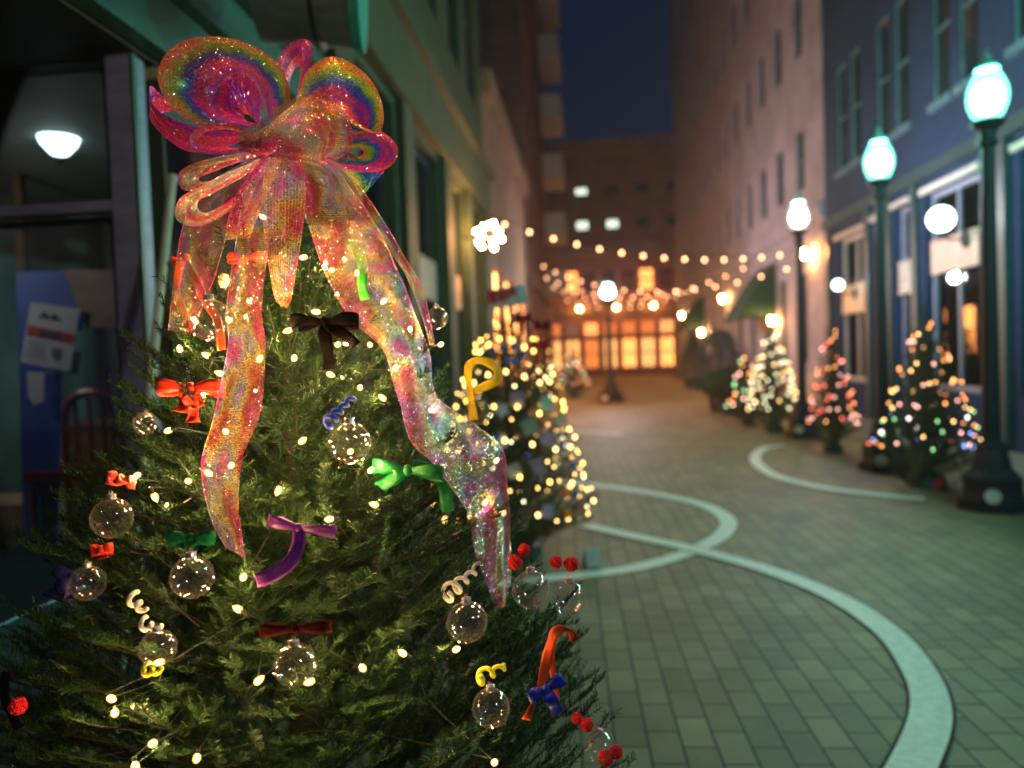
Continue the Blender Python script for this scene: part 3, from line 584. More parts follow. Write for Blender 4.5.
# round drum sign hanging over the pavement
p = wd(310, -34, 3.6)
dr = empty('round_blade_sign', p, label='round metal drum sign with teal rim hanging above the bow', cat='sign')
b = MB(); ax = (MR @ Vector((1, 0, -.12))).normalized()
rr_ = .36
b.tube([-ax*.24, -ax*.235, ax*.20], rr_, 40); b.build('drum', pm('brushed_metal', (.35, .36, .38), .35, metal=.8, var=.2, stretch=(1, 1, 8)), dr, smooth=False)
b = MB(); b.tube([ax*.203, ax*.25], rr_+.02, 40); b.build('rim', pm('teal_rim', (.05, .4, .32), .35), dr)
b = MB(); b.tube([ax*.02, ax*.04], rr_+.012, 40); b.tube([Vector((0, 0, rr_-.01)), Vector((0, 0, .6)), Vector((XL-p.x, 0, .6))], .025, 8); b.build('bracket', M_black, dr)
b = MB(); b.ball(-ax*.0+Vector((.05, 0, -rr_-.03)), .02, 8, 6); b.build('bolt', M_disc, dr)
# ================================================================ fir trees
def needle_mat(name, col, var=0.45):
    m, N, L, out = nmat(name)
    b = N.new('ShaderNodeBsdfPrincipled'); b.inputs['Roughness'].default_value = .4; b.inputs['Specular IOR Level'].default_value = .16
    t = N.new('ShaderNodeTexCoord'); n = N.new('ShaderNodeTexNoise'); n.inputs['Scale'].default_value = 9; n.inputs['Detail'].default_value = 5; L.new(t.outputs['Object'], n.inputs['Vector'])
    r = N.new('ShaderNodeValToRGB'); r.color_ramp.elements[0].position = .35; r.color_ramp.elements[1].position = .68
    r.color_ramp.elements[0].color = (*[c*(1-var) for c in col], 1); r.color_ramp.elements[1].color = (col[0]*(1+var)*1.25, col[1]*(1+var), col[2]*(1+var)*.8, 1)
    L.new(n.outputs[0], r.inputs[0])
    g = N.new('ShaderNodeNewGeometry'); mx = N.new('ShaderNodeMix'); mx.data_type = 'RGBA'; mx.inputs[7].default_value = (.10, .15, .12, 1)
    ms = N.new('ShaderNodeMath'); ms.operation = 'MULTIPLY'; ms.inputs[1].default_value = .15; L.new(g.outputs['Backfacing'], ms.inputs[0])
    L.new(ms.outputs[0], mx.inputs[0]); L.new(r.outputs[0], mx.inputs[6]); L.new(mx.outputs[2], b.inputs['Base Color'])
    tl = N.new('ShaderNodeBsdfTranslucent'); L.new(mx.outputs[2], tl.inputs[0]); ms2 = N.new('ShaderNodeMixShader'); ms2.inputs[0].default_value = .22
    L.new(b.outputs[0], ms2.inputs[1]); L.new(tl.outputs[0], ms2.inputs[2]); L.new(ms2.outputs[0], out.inputs[0]); return m
M_needle = needle_mat('fir_needles', (.014, .062, .010))
M_needle2 = needle_mat('fir_needles_far', (.05, .09, .035))
def nrm(a): return a/np.maximum(np.linalg.norm(a, axis=-1, keepdims=True), 1e-9)
def fir(height, z0, rfun, rng, dens=700, nlen=.019, nwid=.0013, whorl=.075, per=9, sub=True, tmin=.03, step=.034):
    """grows branches > side twigs > sub twigs; returns twig segments and branch polylines"""
    segs = []; lines = []      # seg: p0, p1, up
    z = z0
    while z < height-.02:
        Rz = rfun(z)
        nb = max(4, int(per*min(1, .45+Rz*1.2)))
        for k in range(nb):
            az = 2*math.pi*(k+rng.random()*.8)/nb+z*17; Rb = Rz*(.82+.3*rng.random()); zz = z+rng.uniform(-.03, .03)
            el = R(rng.uniform(18, 50)+ (1-min(1, (height-zz)/.9))*22)
            d = np.array([math.cos(az)*math.cos(el), math.sin(az)*math.cos(el), math.sin(el)]); side = np.array([-math.sin(az), math.cos(az), 0.])
            up0 = np.cross(d, side); up0 = -up0 if up0[2] < 0 else up0
            L_ = Rb/max(.45, math.cos(el)); n = max(4, int(L_/.035)); P = []
            zst = zz-L_*math.sin(el)*.85
            for i in range(n+1):
                s = i/n; P.append(np.array([0, 0, zst])+d*L_*s+np.array([0, 0, 1])*(.10*L_*(s*s-s*.9))+side*.04*L_*math.sin(s*3+k))
            lines.append((P, .006*min(1, L_/.4)+.0015))
            for i in range(n):
                s = i/n
                if s > .12: segs.append((P[i], P[i+1], up0, 1))
            # side twigs
            t = .22*L_; sg = 1
            while t < L_-.012:
                sg = -sg; i = min(int(t/L_*n), n-1); base = P[i]+(P[i+1]-P[i])*(t/L_*n-i)
                dd = nrm(P[i+1]-P[i]); tl = min(.20, max(tmin, .42*(L_-t)+.035*rng.uniform(.6, 1.3)))*rng.uniform(.75, 1.15)
                a = R(rng.uniform(38, 58)); td = nrm(dd*math.cos(a)+side*sg*math.sin(a)+up0*rng.uniform(-.3, .75)+np.array([0, 0, .25]))
                tip = base+td*tl+np.array([0, 0, 1])*tl*.08; mid = (base+tip)/2-np.array([0, 0, 1])*tl*.04
                upt = nrm(up0+side*rng.uniform(-.7, .7)); segs.append((base, mid, upt, 0)); segs.append((mid, tip, upt, 0)); lines.append(([base, mid, tip], .0016))
                if sub and tl > .075:
                    q = .03; s2 = 1
                    while q < tl-.02:
                        s2 = -s2; b2 = base+(tip-base)*q/tl; sd2 = nrm(np.cross(td, upt)); a2 = R(rng.uniform(38, 55)); l2 = min(.065, .028+.45*(tl-q))*rng.uniform(.7, 1.1)
                        e2 = b2+(td*math.cos(a2)+sd2*s2*math.sin(a2)+upt*rng.uniform(-.1, .22))*l2; segs.append((b2, e2, upt, 0)); q += .034
                t += step*.9*rng.uniform(.8, 1.2)
        z += whorl*rng.uniform(.8, 1.2)
    # leader
    for i in range(6): segs.append((np.array([0, 0, height-.12+.03*i]), np.array([0, 0, height-.09+.03*i]), np.array([1., 0, 0]), 1)); 
    return segs, lines
def needles(segs, rng, dens, nlen, nwid):
    p0 = np.array([s[0] for s in segs]); p1 = np.array([s[1] for s in segs]); up = nrm(np.array([s[2] for s in segs]))
    Ls = np.linalg.norm(p1-p0, axis=1); cnt = np.maximum(2, (Ls*dens).astype(int)); idx = np.repeat(np.arange(len(segs)), cnt); n = len(idx)
    k_ = np.arange(n)-np.repeat(np.cumsum(cnt)-cnt, cnt); t = ((k_+.5+rng.uniform(-.3, .3, n))/cnt[idx])[:, None]; base = p0[idx]+(p1-p0)[idx]*t; ax = nrm(p1-p0)[idx]; u = nrm(up[idx]-ax*(up[idx]*ax).sum(1, keepdims=True)); s = np.cross(ax, u)
    ang = np.where(k_ % 2 == 0, 1, -1)*(math.pi/2-np.abs(rng.normal(.0, 1., n))*np.where(np.array([s[3] for s in segs])[idx] == 2, .62, .33))+rng.normal(0, .07, n)       # 0 = up; combed to both sides and above
    lean = rng.uniform(.42, .66, n)[:, None]
    rad = u*np.cos(ang)[:, None]+s*np.sin(ang)[:, None]; d = nrm(rad*np.sqrt(1-lean**2*.75)+ax*lean)
    ln = nlen*rng.uniform(.85, 1.1, n)[:, None]; w = nrm(np.cross(d, rad+rng.normal(0, .2, (n, 3))))*nwid/2
    tip = base+d*ln; mid = base+d*ln*.55+u*nwid*.8
    V = np.empty((n, 6, 3)); V[:, 0] = base-w*.7; V[:, 1] = base+w*.7; V[:, 2] = mid+w; V[:, 3] = tip+w*.35+u*.0006; V[:, 4] = tip-w*.35+u*.0006; V[:, 5] = mid-w
    b = (np.arange(n)*6)[:, None]; Fq = np.concatenate([b+np.array([[0, 1, 2, 5]]), b+np.array([[5, 2, 3, 4]])], 0)
    return V.reshape(-1, 3), Fq
VZ_ = MR @ Vector((0, 0, 1))
# ---- the big tree
AX = wd(285, 300, 1.78); AX.z = 0
APEX = wd(268, 172, 1.70).z
def rmain(z): return max(.03, .07+.035*min(1, (APEX-z)/.12)+.49*(APEX-z)) if z < APEX else .03
rng = np.random.default_rng(5)
t0 = empty('fir_tree', (AX.x, AX.y, 0), label='big fresh fir in the foreground dressed with a rainbow bow, clear balls and warm lights', cat='christmas tree')
segs, lines = fir(APEX+.02, .35, lambda z: rmain(z)*(1 if z > .5 else .9), rng, whorl=.11, per=8)
ga = 0
for i in range(1150):
    u_ = (i+.5)/1150; z_ = .5+(APEX-.56)*(1-math.sqrt(1-u_*.985)); ga += 2.39996; rr0 = rmain(z_)*rng.uniform(.60, .90)
    out_ = np.array([math.cos(ga), math.sin(ga), 0.]); sd_ = np.array([-math.sin(ga), math.cos(ga), 0.]); up_ = rng.uniform(.35, 1.25)+max(0, (z_-APEX+.5))*1.6
    dr = nrm(out_+sd_*rng.normal(0, .38)+np.array([0, 0, up_])); ln_ = rng.uniform(.09, .17)*(.7+.3*min(1, rmain(z_)/.3)); b0 = out_*rr0+np.array([0, 0, z_-ln_*.4]); m0 = b0+dr*ln_*.5; e0 = m0+nrm(dr+out_*.12+np.array([0, 0, .22]))*ln_*.5
    un_ = nrm(np.cross(sd_, dr)*-1+sd_*rng.normal(0, .5)); segs.append((b0, m0, un_, 2)); segs.append((m0, e0, un_, 2)); lines.append(([b0-dr*.05, m0, e0], .0024))
    for sgn in (-1, 1):
        if rng.random() < .75:
            f_ = rng.uniform(.15, .55); s0 = b0+(e0-b0)*f_; d2 = nrm(dr+sgn*sd_*rng.uniform(.7, 1.1)+out_*rng.uniform(-.1, .4)); l2 = ln_*rng.uniform(.35, .6); segs.append((s0, s0+d2*l2, un_, 2)); lines.append(([s0, s0+d2*l2], .0015))
for a_, b_, d_ in (((246, 275), (241, 186), 1.385), ((236, 300), (203, 250), 1.39), ((232, 290), (219, 222), 1.40), ((300, 205), (292, 165), 1.42), ((196, 350), (172, 300), 1.42), ((262, 215), (256, 180), 1.40)):
    A_, B_ = wd(*a_, d_+.05), wd(*b_, d_); cxy = Vector((AX.x, AX.y, 0)); 
    for k in range(4): segs.append((np.array(A_.lerp(B_, k/4)-cxy), np.array(A_.lerp(B_, (k+1)/4)-cxy), np.array(VZ_), 2))
    lines.append(([np.array(A_-cxy), np.array(B_-cxy)], .002))
hi = [s for s in segs if s[0][2] > .55]; lo_ = [s for s in segs if s[0][2] <= .55]
V1, F1 = needles(hi, rng, 560, .0165, .0024); V2, F2 = needles(lo_, rng, 200, .024, .0022)
o = link('crown', mesh_arrays('crown', np.concatenate([V1, V2]), np.concatenate([F1, F2+len(V1)])), M_needle, t0); print('needles', len(V1)//6)
mb = MB()
for P, r in lines: mb.tube([Vector(p) for p in P], [r*.7*(1-.85*i/(len(P)-1)) for i in range(len(P))], 4, cap=False)
mb.build('branches', pm('dark_twig_bark', (.016, .016, .008), .9), t0)
_=0
mb = MB(); mb.tube([(0, 0, 0.05), (0, 0, .6), (.005, 0, 1.3), (0, 0, APEX)], [.045, .038, .02, .006], 10); mb.build('trunk', M_bark, t0, smooth=True)
mb = MB(); mb.lathe([(.2, 0), (.2, .03), (.07, .06), (.065, .2)], 16); mb.build('stand', M_dkframe, t0)
def dep(px, py, off=0.0, sh=0.0):
    """distance along the view at which the photo pixel meets the crown's envelope"""
    r = ray(px, py); best = None; bd = 9
    for i in range(400):
        t = .7+i*.003; p = CAM+r*t; z = p.z; rad = math.hypot(p.x-AX.x, p.y-AX.y); g = rad-(rmain(z)+sh)
        if g < 0: return t-off
        if g < bd: bd = g; best = t
    return best-off
def tp(px, py, off=0.0, sh=0.0): return wd(px, py, dep(px, py, off, sh))
# ---- warm light string
M_mini = emat('mini_bulb_glass', (1, .55, .20), TREE_L)
M_env = shell('amber_bulb_envelope', (1, .42, .07), 5.5, .55)
ls = empty('light_string', (AX.x, AX.y, 0), label='string of small warm white bulbs wound round the big foreground fir', cat='string lights')
BP = [(305,257),(332,270),(357,275),(230,322),(208,356),(222,374),(259,360),(294,359),(329,374),(337,345),(265,218),(360,388),(384,399),(301,442),(231,466),(226,432),(207,472),(279,489),(331,519),(376,505),(370,471),(350,452),(136,476),(188,481),(154,495),(240,610),(257,682),(312,681),(362,667),(404,654),(455,650),(484,504),(495,462),(110,698),(115,712),(154,743),(197,757),(162,662),(243,578),(495,762),(440,345),(196,322),(180,350),(385,300),(410,330),(250,300),(318,312),(370,345),(135,765),(170,430),(395,370),(430,410),(290,330),(205,395)]
rr = random.Random(9); pts = []
for i, (x, y) in enumerate(BP): pts.append((tp(x, y, .0, .02), 1.0))
for i in range(16):   # the ones deep between the branches and round the back
    z = rr.uniform(1.15, APEX-.12); a = rr.uniform(0, 6.283); back = (math.sin(a-math.atan2(AX.y, AX.x)) , math.cos(a-math.atan2(AX.y, AX.x)))
    f = rr.uniform(.35, .62) if back[1] < .2 else rr.uniform(.55, .95)
    pts.append((Vector((AX.x+math.cos(a)*rmain(z)*f, AX.y+math.sin(a)*rmain(z)*f, z)), .8))
rest = pts[1:]; pts = [pts[0]]
while rest: k = min(range(len(rest)), key=lambda j: (rest[j][0]-pts[-1][0]).length); pts.append(rest.pop(k))
cable = MB()
for i, (p, s) in enumerate(pts):
    d = Vector((rr.uniform(-1, 1), rr.uniform(-1, .2), rr.uniform(-.4, 1))).normalized(); L_ = .011*s
    b = MB(); b.tube([p-d*.004, p, p+d*L_*.6, p+d*L_, p+d*L_*1.35], [.0035*s, .0058*s, .0058*s, .004*s, .0008], 9); o = b.build('bulb', M_env, ls, smooth=True); o.location = -Vector(ls.location)
    b = MB(); b.tube([p+d*.001, p+d*L_*.8], .0014, 6); b.build('filament', M_mini, o)
    cable.tube([p-d*.017, p-d*.003], .0036*s, 6)
    q = pts[(i+1) % len(pts)][0]
    if i < len(pts)-1:
        m = (p+q)/2; ctr = Vector((AX.x, AX.y, m.z)); m = m.lerp(ctr, .25)-Vector((0, 0, .02)); cable.tube(cr_spline([p-d*.017, m, q], 8), .0014, 4)
o = cable.build('cable', pm('dark_green_cable', (.008, .02, .01), .5), ls); o.location = -Vector(ls.location)

# ---------------------------------------------------------------- clear glass balls
def ball_glass():
    m, N, L, out = nmat('clear_ball_glass')
    tr = N.new('ShaderNodeBsdfTransparent'); tr.inputs[0].default_value = (.97, .98, .98, 1)
    gl = N.new('ShaderNodeBsdfGlossy'); gl.inputs['Roughness'].default_value = .03; gl.inputs[0].default_value = (1, .95, 1, 1)
    lw = N.new('ShaderNodeLayerWeight'); lw.inputs[0].default_value = .3
    r = N.new('ShaderNodeMapRange'); r.inputs[1].default_value = 0; r.inputs[2].default_value = 1; r.inputs[3].default_value = .09; r.inputs[4].default_value = .9
    pw = N.new('ShaderNodeMath'); pw.operation = 'POWER'; pw.inputs[1].default_value = 1.6; L.new(lw.outputs['Facing'], pw.inputs[0]); L.new(pw.outputs[0], r.inputs[0])
    df = N.new('ShaderNodeBsdfTranslucent'); df.inputs[0].default_value = (.9, .85, .85, 1); d2 = N.new('ShaderNodeBsdfDiffuse'); d2.inputs[0].default_value = (.9, .85, .85, 1); a1 = N.new('ShaderNodeMixShader'); a1.inputs[0].default_value = .5; L.new(df.outputs[0], a1.inputs[1]); L.new(d2.outputs[0], a1.inputs[2])
    g2 = N.new('ShaderNodeMixShader'); g2.inputs[0].default_value = .08; L.new(gl.outputs[0], g2.inputs[1]); L.new(a1.outputs[0], g2.inputs[2])
    mx = N.new('ShaderNodeMixShader'); L.new(r.outputs[0], mx.inputs[0]); L.new(tr.outputs[0], mx.inputs[1]); L.new(g2.outputs[0], mx.inputs[2]); L.new(mx.outputs[0], out.inputs[0]); return m
M_ball = ball_glass(); M_foil = pm('clear_plastic_cap', (.55, .5, .48), .2, metal=.6, var=.2, scale=200); M_glit = pm('iridescent_confetti', (.75, .5, .8), .15, metal=.9, var=.5, scale=80)
BALLS = [(210,320,21,'clear glass ball in front of the orange ribbon, under the bow on the left'),(350,443,21,'clear glass ball below the blue curl, near the middle of the tree'),(112,518,20,'clear glass ball hanging under the coral curl at the left edge'),(192,577,21,'clear glass ball under the dark green tinsel bow'),(295,665,21,'clear glass ball hanging lowest in the middle under the dark red bow'),(467,622,20.5,'clear glass ball hanging from the white curl at right'),(531,590,19,'clear glass ball, left one of the pair with red pompoms'),(569,598,17,'clear glass ball, right one of the pair with red pompoms'),(491,708,19,'clear glass ball under the yellow curl at lower right'),(158,648,18,'clear glass ball under the small white curl at lower left'),(145,424,11,'small clear ball peeking out at the left side below the red bow'),(88,583,17,'clear ball beside the navy ribbon at the left edge'),(600,748,16,'clear ball with red pompoms at the lower right tip of the tree'),(478,412,13,'small clear ball behind the yellow ribbon end'),(437,318,11,'small clear ball at the right edge beside the bow tail')]
ball0 = None
for i, (x, y, r, lb) in enumerate(BALLS):
    d = dep(x, y, .065+ r/740*1.4*.8) if i not in (6, 7, 12) else (1.25 if i == 12 else 1.34); rad = r/F*d; p = wd(x, y, d)
    g = empty('glass_ball', p, label=lb, cat='ornament', group='clear glass balls on the foreground fir')
    b = MB(); b.ball((0, 0, 0), rad, 32, 20); b.build('ball', M_ball, g, smooth=True)
    b = MB(); b.lathe([(rad*.26, rad*.93), (rad*.27, rad*1.0), (rad*.24, rad*1.03), (rad*.25, rad*1.18), (rad*.2, rad*1.22)], 14); b.tube([Vector((rad*.08*math.cos(t), 0, rad*1.3+rad*.1*math.sin(t))) for t in [k*.7 for k in range(10)]], rad*.02, 5); b.build('cap', M_foil, g, smooth=True)
    b = MB()
    for k in range(7):   # fine foil shreds lying on the inside
        a = rr.uniform(0, 6.28); zz = rr.gauss(-.05, .3) if k % 2 else rr.gauss(0, .06); q = math.sqrt(max(.05, 1-zz*zz))*rad*.95; c0 = Vector((q*math.cos(a), q*math.sin(a), zz*rad*.95)); s = rad*.024
        b.ball(c0, s*rr.uniform(.5, 1.1), 5, 4)
    b.build('confetti', M_glit, g)

# ---------------------------------------------------------------- satin bows and ribbons
def satin(name, col):
    if max(col) < .08: return pm(name, col, .8, var=.3, scale=30, bump=.2, bscale=300, spec=.03)
    return pm(name, col, .42, var=.18, scale=30, bump=.15, bscale=300, spec=.35)
SAT = {k: satin(k+'_satin', v) for k, v in dict(red=(.72, .045, .02), orange=(.85, .10, .015), purple=(.15, .006, .25), green=(.003, .17, .035), lime=(.03, .62, .04), yellow=(.80, .60, .01), blue=(.004, .03, .50), navy=(.006, .008, .09), black=(.0025, .0015, .002), darkred=(.03, .001, .002), coral=(.75, .09, .06), white=(.75, .74, .68), dgreen=(.002, .07, .03), lemon=(.75, .75, .02)).items()}
VX = MR @ Vector((1, 0, 0)); VY = MR @ Vector((0, 1, 0)); VZ = MR @ Vector((0, 0, 1))   # right, up, towards the viewer
def strip_mesh(mb, A, B, nseg=40, ncross=4, wave=0, double=.0007):
    A = cr_spline(A, nseg); B = cr_spline(B, nseg); vs = []; m = ncross+1
    for i in range(nseg):
        for j in range(m): vs.append(A[i].lerp(B[i], j/ncross))
    mb.add(vs, [(i*m+j, i*m+j+1, (i+1)*m+j+1, (i+1)*m+j) for i in range(nseg-1) for j in range(ncross)])
def flat(name, px, w, mat, label, cat='ribbon', d=None, twist=None, group=None, build=True):
    """ribbon following photo-plane points (x, y, depth offset); w ribbon width in px; twist: fraction of width turned away"""
    P = []
    for i, q in enumerate(px):
        dd = d if d is not None else dep(q[0], q[1], .02)
        P.append(wd(q[0], q[1], dd-(q[2] if len(q) > 2 else 0)))
    Ps = cr_spline(P, 48); A = []; B = []
    for i, p in enumerate(Ps):
        t = (Ps[min(i+1, 47)]-Ps[max(i-1, 0)]).normalized(); n = t.cross(VZ); n = n.normalized() if n.length > 1e-3 else VX
        a = 0 if twist is None else twist(i/47); n = (n*math.cos(a)+VZ*math.sin(a)); h = w/F*1.4/2*(1+.03*math.sin(i*.5)); p = p+VZ*.0015*math.sin(i*.35)
        A.append(p+n*h); B.append(p-n*h)
    mb = MB(); m = 4; vs = []
    for a, b in zip(A, B):
        for j in range(m+1): vs.append(a.lerp(b, j/m))
    mb.add(vs, [(i*(m+1)+j, i*(m+1)+j+1, (i+1)*(m+1)+j+1, (i+1)*(m+1)+j) for i in range(47) for j in range(m)])
    if not build: return mb
    o = mb.build(name, mat, smooth=True); so = o.modifiers.new('thickness', 'SOLIDIFY'); so.thickness = .0006
    return tag(o, label, cat, group)
def bow(px, py, size, rot, mat, label, w=15, tails=((-.25, -1.0), (.3, -.9)), d=None, loops=((1, 0), (-1, 0)), open_=.33):
    """tied bow: horizontal loops, tails (in units of size px), rot radians in the picture plane"""
    dd = dep(px, py, .035) if d is None else d; s = size/F*dd; wv = w/F*dd; c_ = wd(px, py, dd)
    g = empty('ribbon_bow', c_, label=label, cat='bow', group='satin bows on the foreground fir')
    ex = VX*math.cos(rot)+VY*math.sin(rot); ey = -VX*math.sin(rot)+VY*math.cos(rot)
    for sg, dy in loops:
        P = []; Wd = []
        for i in range(25):
            t = i/24; a = t*2*math.pi; x = (1-math.cos(a))/2; z = math.sin(a)*open_*(x**.6)
            P.append(ex*sg*s*x+VZ*(z*s+.004)+ey*(dy*s*x+.10*s*math.sin(a)*x)); Wd.append(wv*(.35+.65*min(1, x*1.6)))
        vs = []; 
        for i, p in enumerate(P):
            hn = (ey*1+VZ*.28*math.sin(i/24*6.28)).normalized()
            for j in range(4): vs.append(p+hn*Wd[i]*(j/3-.5)+VZ*.0015*math.sin(j*2.1+i))
        mb = MB().add(vs, [(i*4+j, i*4+j+1, (i+1)*4+j+1, (i+1)*4+j) for i in range(24) for j in range(3)])
        o = mb.build('loop', mat, g, smooth=True); m_ = o.modifiers.new('thickness', 'SOLIDIFY'); m_.thickness = .0005
    for tx, ty in tails:
        P = [Vector((0, 0, 0))+VZ*.004, ex*tx*s*.35+ey*ty*s*.3+VZ*.012, ex*tx*s*.8+ey*ty*s*.7+VZ*.004, ex*tx*s+ey*ty*s+VZ*.01]
        Ps = cr_spline(P, 20); vs = []
        for i, p in enumerate(Ps):
            t = (Ps[min(i+1, 19)]-Ps[max(i-1, 0)]).normalized(); n = t.cross(VZ).normalized(); n = (n*math.cos(.5*math.sin(i*.35))+VZ*math.sin(.5*math.sin(i*.35))); ww = wv*.5*(.4+.6*min(1, i/5))
            for j in range(4): vs.append(p+n*ww*(j/1.5-1))
        mb = MB().add(vs, [(i*4+j, i*4+j+1, (i+1)*4+j+1, (i+1)*4+j) for i in range(19) for j in range(3)])
        o = mb.build('tail', mat, g, smooth=True); m_ = o.modifiers.new('thickness', 'SOLIDIFY'); m_.thickness = .0005
    mb = MB(); k = wv*.33; mb.ball(VZ*.006, k, 10, 7, (1, .8, 1.25)); mb.build('knot', mat, g, smooth=True)
    return g
bow(192, 388, 34, -.02, SAT['red'], 'bright red-orange bow on the left side of the fir', 15, tails=((-.25, -.7), (.1, -1.0), (.25, -.55)))
bow(299, 527, 38, -.12, SAT['purple'], 'purple bow with a long tail in the middle of the fir', 12, tails=(), loops=((-.8, .1), (1, 0)))
flat('ribbon_tail', [(300, 524, .02), (298, 545, .02), (290, 562, .015), (274, 574, .015), (256, 581, .01)], 13, SAT['purple'], 'long purple ribbon end curling down left below the purple bow')
bow(408, 470, 36, -.1, SAT['green'], 'glossy green bow right of the middle, by the long bow tail', 15, tails=((-.7, -.55),))
flat('ribbon_tail', [(412, 466, .02), (432, 470, .02), (443, 484, .015), (448, 512, .01)], 14, SAT['green'], 'green ribbon end hanging from the glossy green bow')
bow(192, 538, 24, .0, SAT['dgreen'], 'dark green tinsel bow above the clear ball at left', 15, tails=((.5, -.5), (-.5, -.3)))
bow(122, 480, 15, -.2, SAT['coral'], 'small coral red curl bow at the left edge', 13, tails=())
bow(103, 549, 11, .1, SAT['red'], 'tiny red bow under the left clear ball', 12, tails=((.2, -.8),))
bow(296, 628, 36, .06, SAT['darkred'], 'dark red bow on top of the lowest clear ball', 13, tails=())
bow(325, 322, 34, .03, SAT['black'], 'dark brown bow between the two bow tails', 13, tails=((.1, -1.4), (.9, -.75)))
bow(248, 258, 20, .05, SAT['orange'], 'small orange bow under the short bow tail', 8, tails=((-.6, -.7),))
flat('orange_ribbon', [(181, 262, .03), (176, 285, .04), (183, 312, .03), (192, 330, .02)], 10, SAT['orange'], 'orange ribbon looping down at the left under the bow')
flat('orange_ribbon', [(186, 262, .03), (197, 282, .04), (205, 300, .04), (218, 322, .02), (222, 350, .0)], 9, SAT['orange'], 'orange ribbon end running behind the upper left clear ball')
bow(182, 262, 9, .2, SAT['orange'], 'knotted orange ribbon top at the upper left of the fir', 12, tails=())
flat('green_ribbon', [(343, 232, .05), (350, 243, .06), (360, 252, .05)], 13, SAT['green'], 'short green ribbon piece showing through the bow tail', twist=lambda t: .6*math.sin(t*5))
flat('lime_ribbon', [(358, 252, .05), (363, 268, .06), (362, 285, .05), (365, 300, .03)], 12, SAT['lime'], 'bright lime green ribbon behind the sheer bow tail', twist=lambda t: .5*math.sin(t*6))
flat('yellow_ribbon', [(474, 420, .05), (471, 398, .06), (468, 372, .07), (473, 362, .07), (484, 361, .06), (496, 368, .05), (497, 380, .05), (486, 386, .06), (474, 391, .07)], 11, SAT['yellow'], 'yellow ribbon loop sticking up at the right side of the fir', twist=lambda t: .7*math.sin(t*11))
flat('orange_ribbon', [(576, 640, .03), (568, 630, .05), (555, 633, .06), (549, 650, .04), (541, 684, .03), (526, 720, .02)], 10, SAT['orange'], 'red-orange ribbon over the branch tips at the lower right', d=1.33, twist=lambda t: .9*math.sin(t*9))
flat('orange_ribbon', [(553, 640, .03), (552, 662, .03), (557, 700, .0)], 6, SAT['orange'], 'thin red-orange ribbon end beside the blue bow', d=1.33)
bow(546, 688, 20, .55, SAT['blue'], 'royal blue bow over the red-orange ribbon at lower right', 14, tails=((-.1, -1.3), ), d=1.29)
bow(66, 585, 16, 1.2, SAT['navy'], 'navy blue bow at the left edge of the fir', 26, tails=((.3, -.8),))
flat('dark_ribbon', [(8, 672, .0), (4, 690, .0), (12, 715, .0), (20, 728, .0)], 9, SAT['black'], 'black ribbon hanging at the lower left corner', d=1.3)
flat('purple_ribbon', [(486, 478, -.01), (494, 490, -.01), (488, 505, -.01), (478, 520, -.01)], 14, SAT['purple'], 'purple ribbon seen through the end of the long bow tail')
def curl(a, b, turns, rpx, wpx, mat, label):
    A = tp(*a, .05); B = tp(*b, .05); ax = (B-A); L_ = ax.length; ax.normalize(); u = ax.orthogonal().normalized(); v = ax.cross(u); n = int(turns*14); P = []
    for i in range(n+1):
        t = i/n; an = t*turns*2*math.pi; r = rpx/F*1.4*(.7+.3*math.sin(t*5+1)); P.append(A+ax*L_*t+(u*math.cos(an)+v*math.sin(an))*r+VZ*.006*math.sin(t*3))
    mb = MB(); mb.tube(P, wpx/F*1.4/2, 7); o = mb.build('curled_wire', mat, smooth=True); return tag(o, label, 'curl')
curl((444, 596), (480, 566), 4.0, 8, 4.5, SAT['white'], 'white curly wire above the clear ball at right')
curl((133, 596), (146, 612), 2.2, 5, 4.5, SAT['white'], 'small white curly wire at lower left')
curl((143, 622), (160, 628), 2.0, 5, 4, SAT['white'], 'tiny white curly wire on the ball at lower left')
curl((476, 678), (507, 664), 2.6, 7, 4.5, SAT['lemon'], 'yellow curly wire at lower right above a clear ball')
curl((146, 668), (160, 671), 2, 5, 4, SAT['lemon'], 'yellow curly wire by the lower left clear ball')
curl((325, 426), (354, 396), 4.5, 5.5, 5, SAT['blue'], 'blue curly wire above the middle clear ball')
curl((112, 478), (134, 480), 2.5, 6, 4, SAT['coral'], 'coral curly wire wound over the little bow at left')
def pompom(x, y, r, label, d=None):
    p = tp(x, y, .05) if d is None else wd(x, y, d); b = MB()
    for i in range(42):
        a = i*2.4; t = math.acos(1-2*(i+.5)/42); v = Vector((math.sin(t)*math.cos(a), math.sin(t)*math.sin(a), math.cos(t))); s = r/F*1.4
        b.ball(p+v*s*.72, s*rr.uniform(.28, .42), 5, 4)
    tag(b.build('pompom', M_pom), label, 'pompom', 'red pompoms on the foreground fir')
M_pom = pm('red_fuzzy_wool', (.75, .012, .018), .95, var=.4, scale=200, bump=.5)
for x, y, r, lb, d in [(515, 562, 7, 'red pompom left of the pair of clear balls', 1.33), (524, 550, 6, 'red pompom above the left clear ball of the pair', 1.34), (556, 562, 6, 'left red pompom on the right clear ball of the pair', 1.33), (571, 564, 7, 'right red pompom on the right clear ball of the pair', 1.33), (587, 725, 6, 'upper red pompom at the lower right branch tip', 1.25), (577, 718, 5, 'small red pompom at the lower right branch tip', 1.26), (606, 758, 7, 'lowest red pompom at the lower right corner of the tree', 1.24), (616, 752, 6, 'rightmost red pompom on the tree', 1.24), (18, 706, 8, 'dim red pompom at the lower left corner', 1.3)]:
    pompom(x, y, r, lb, d)
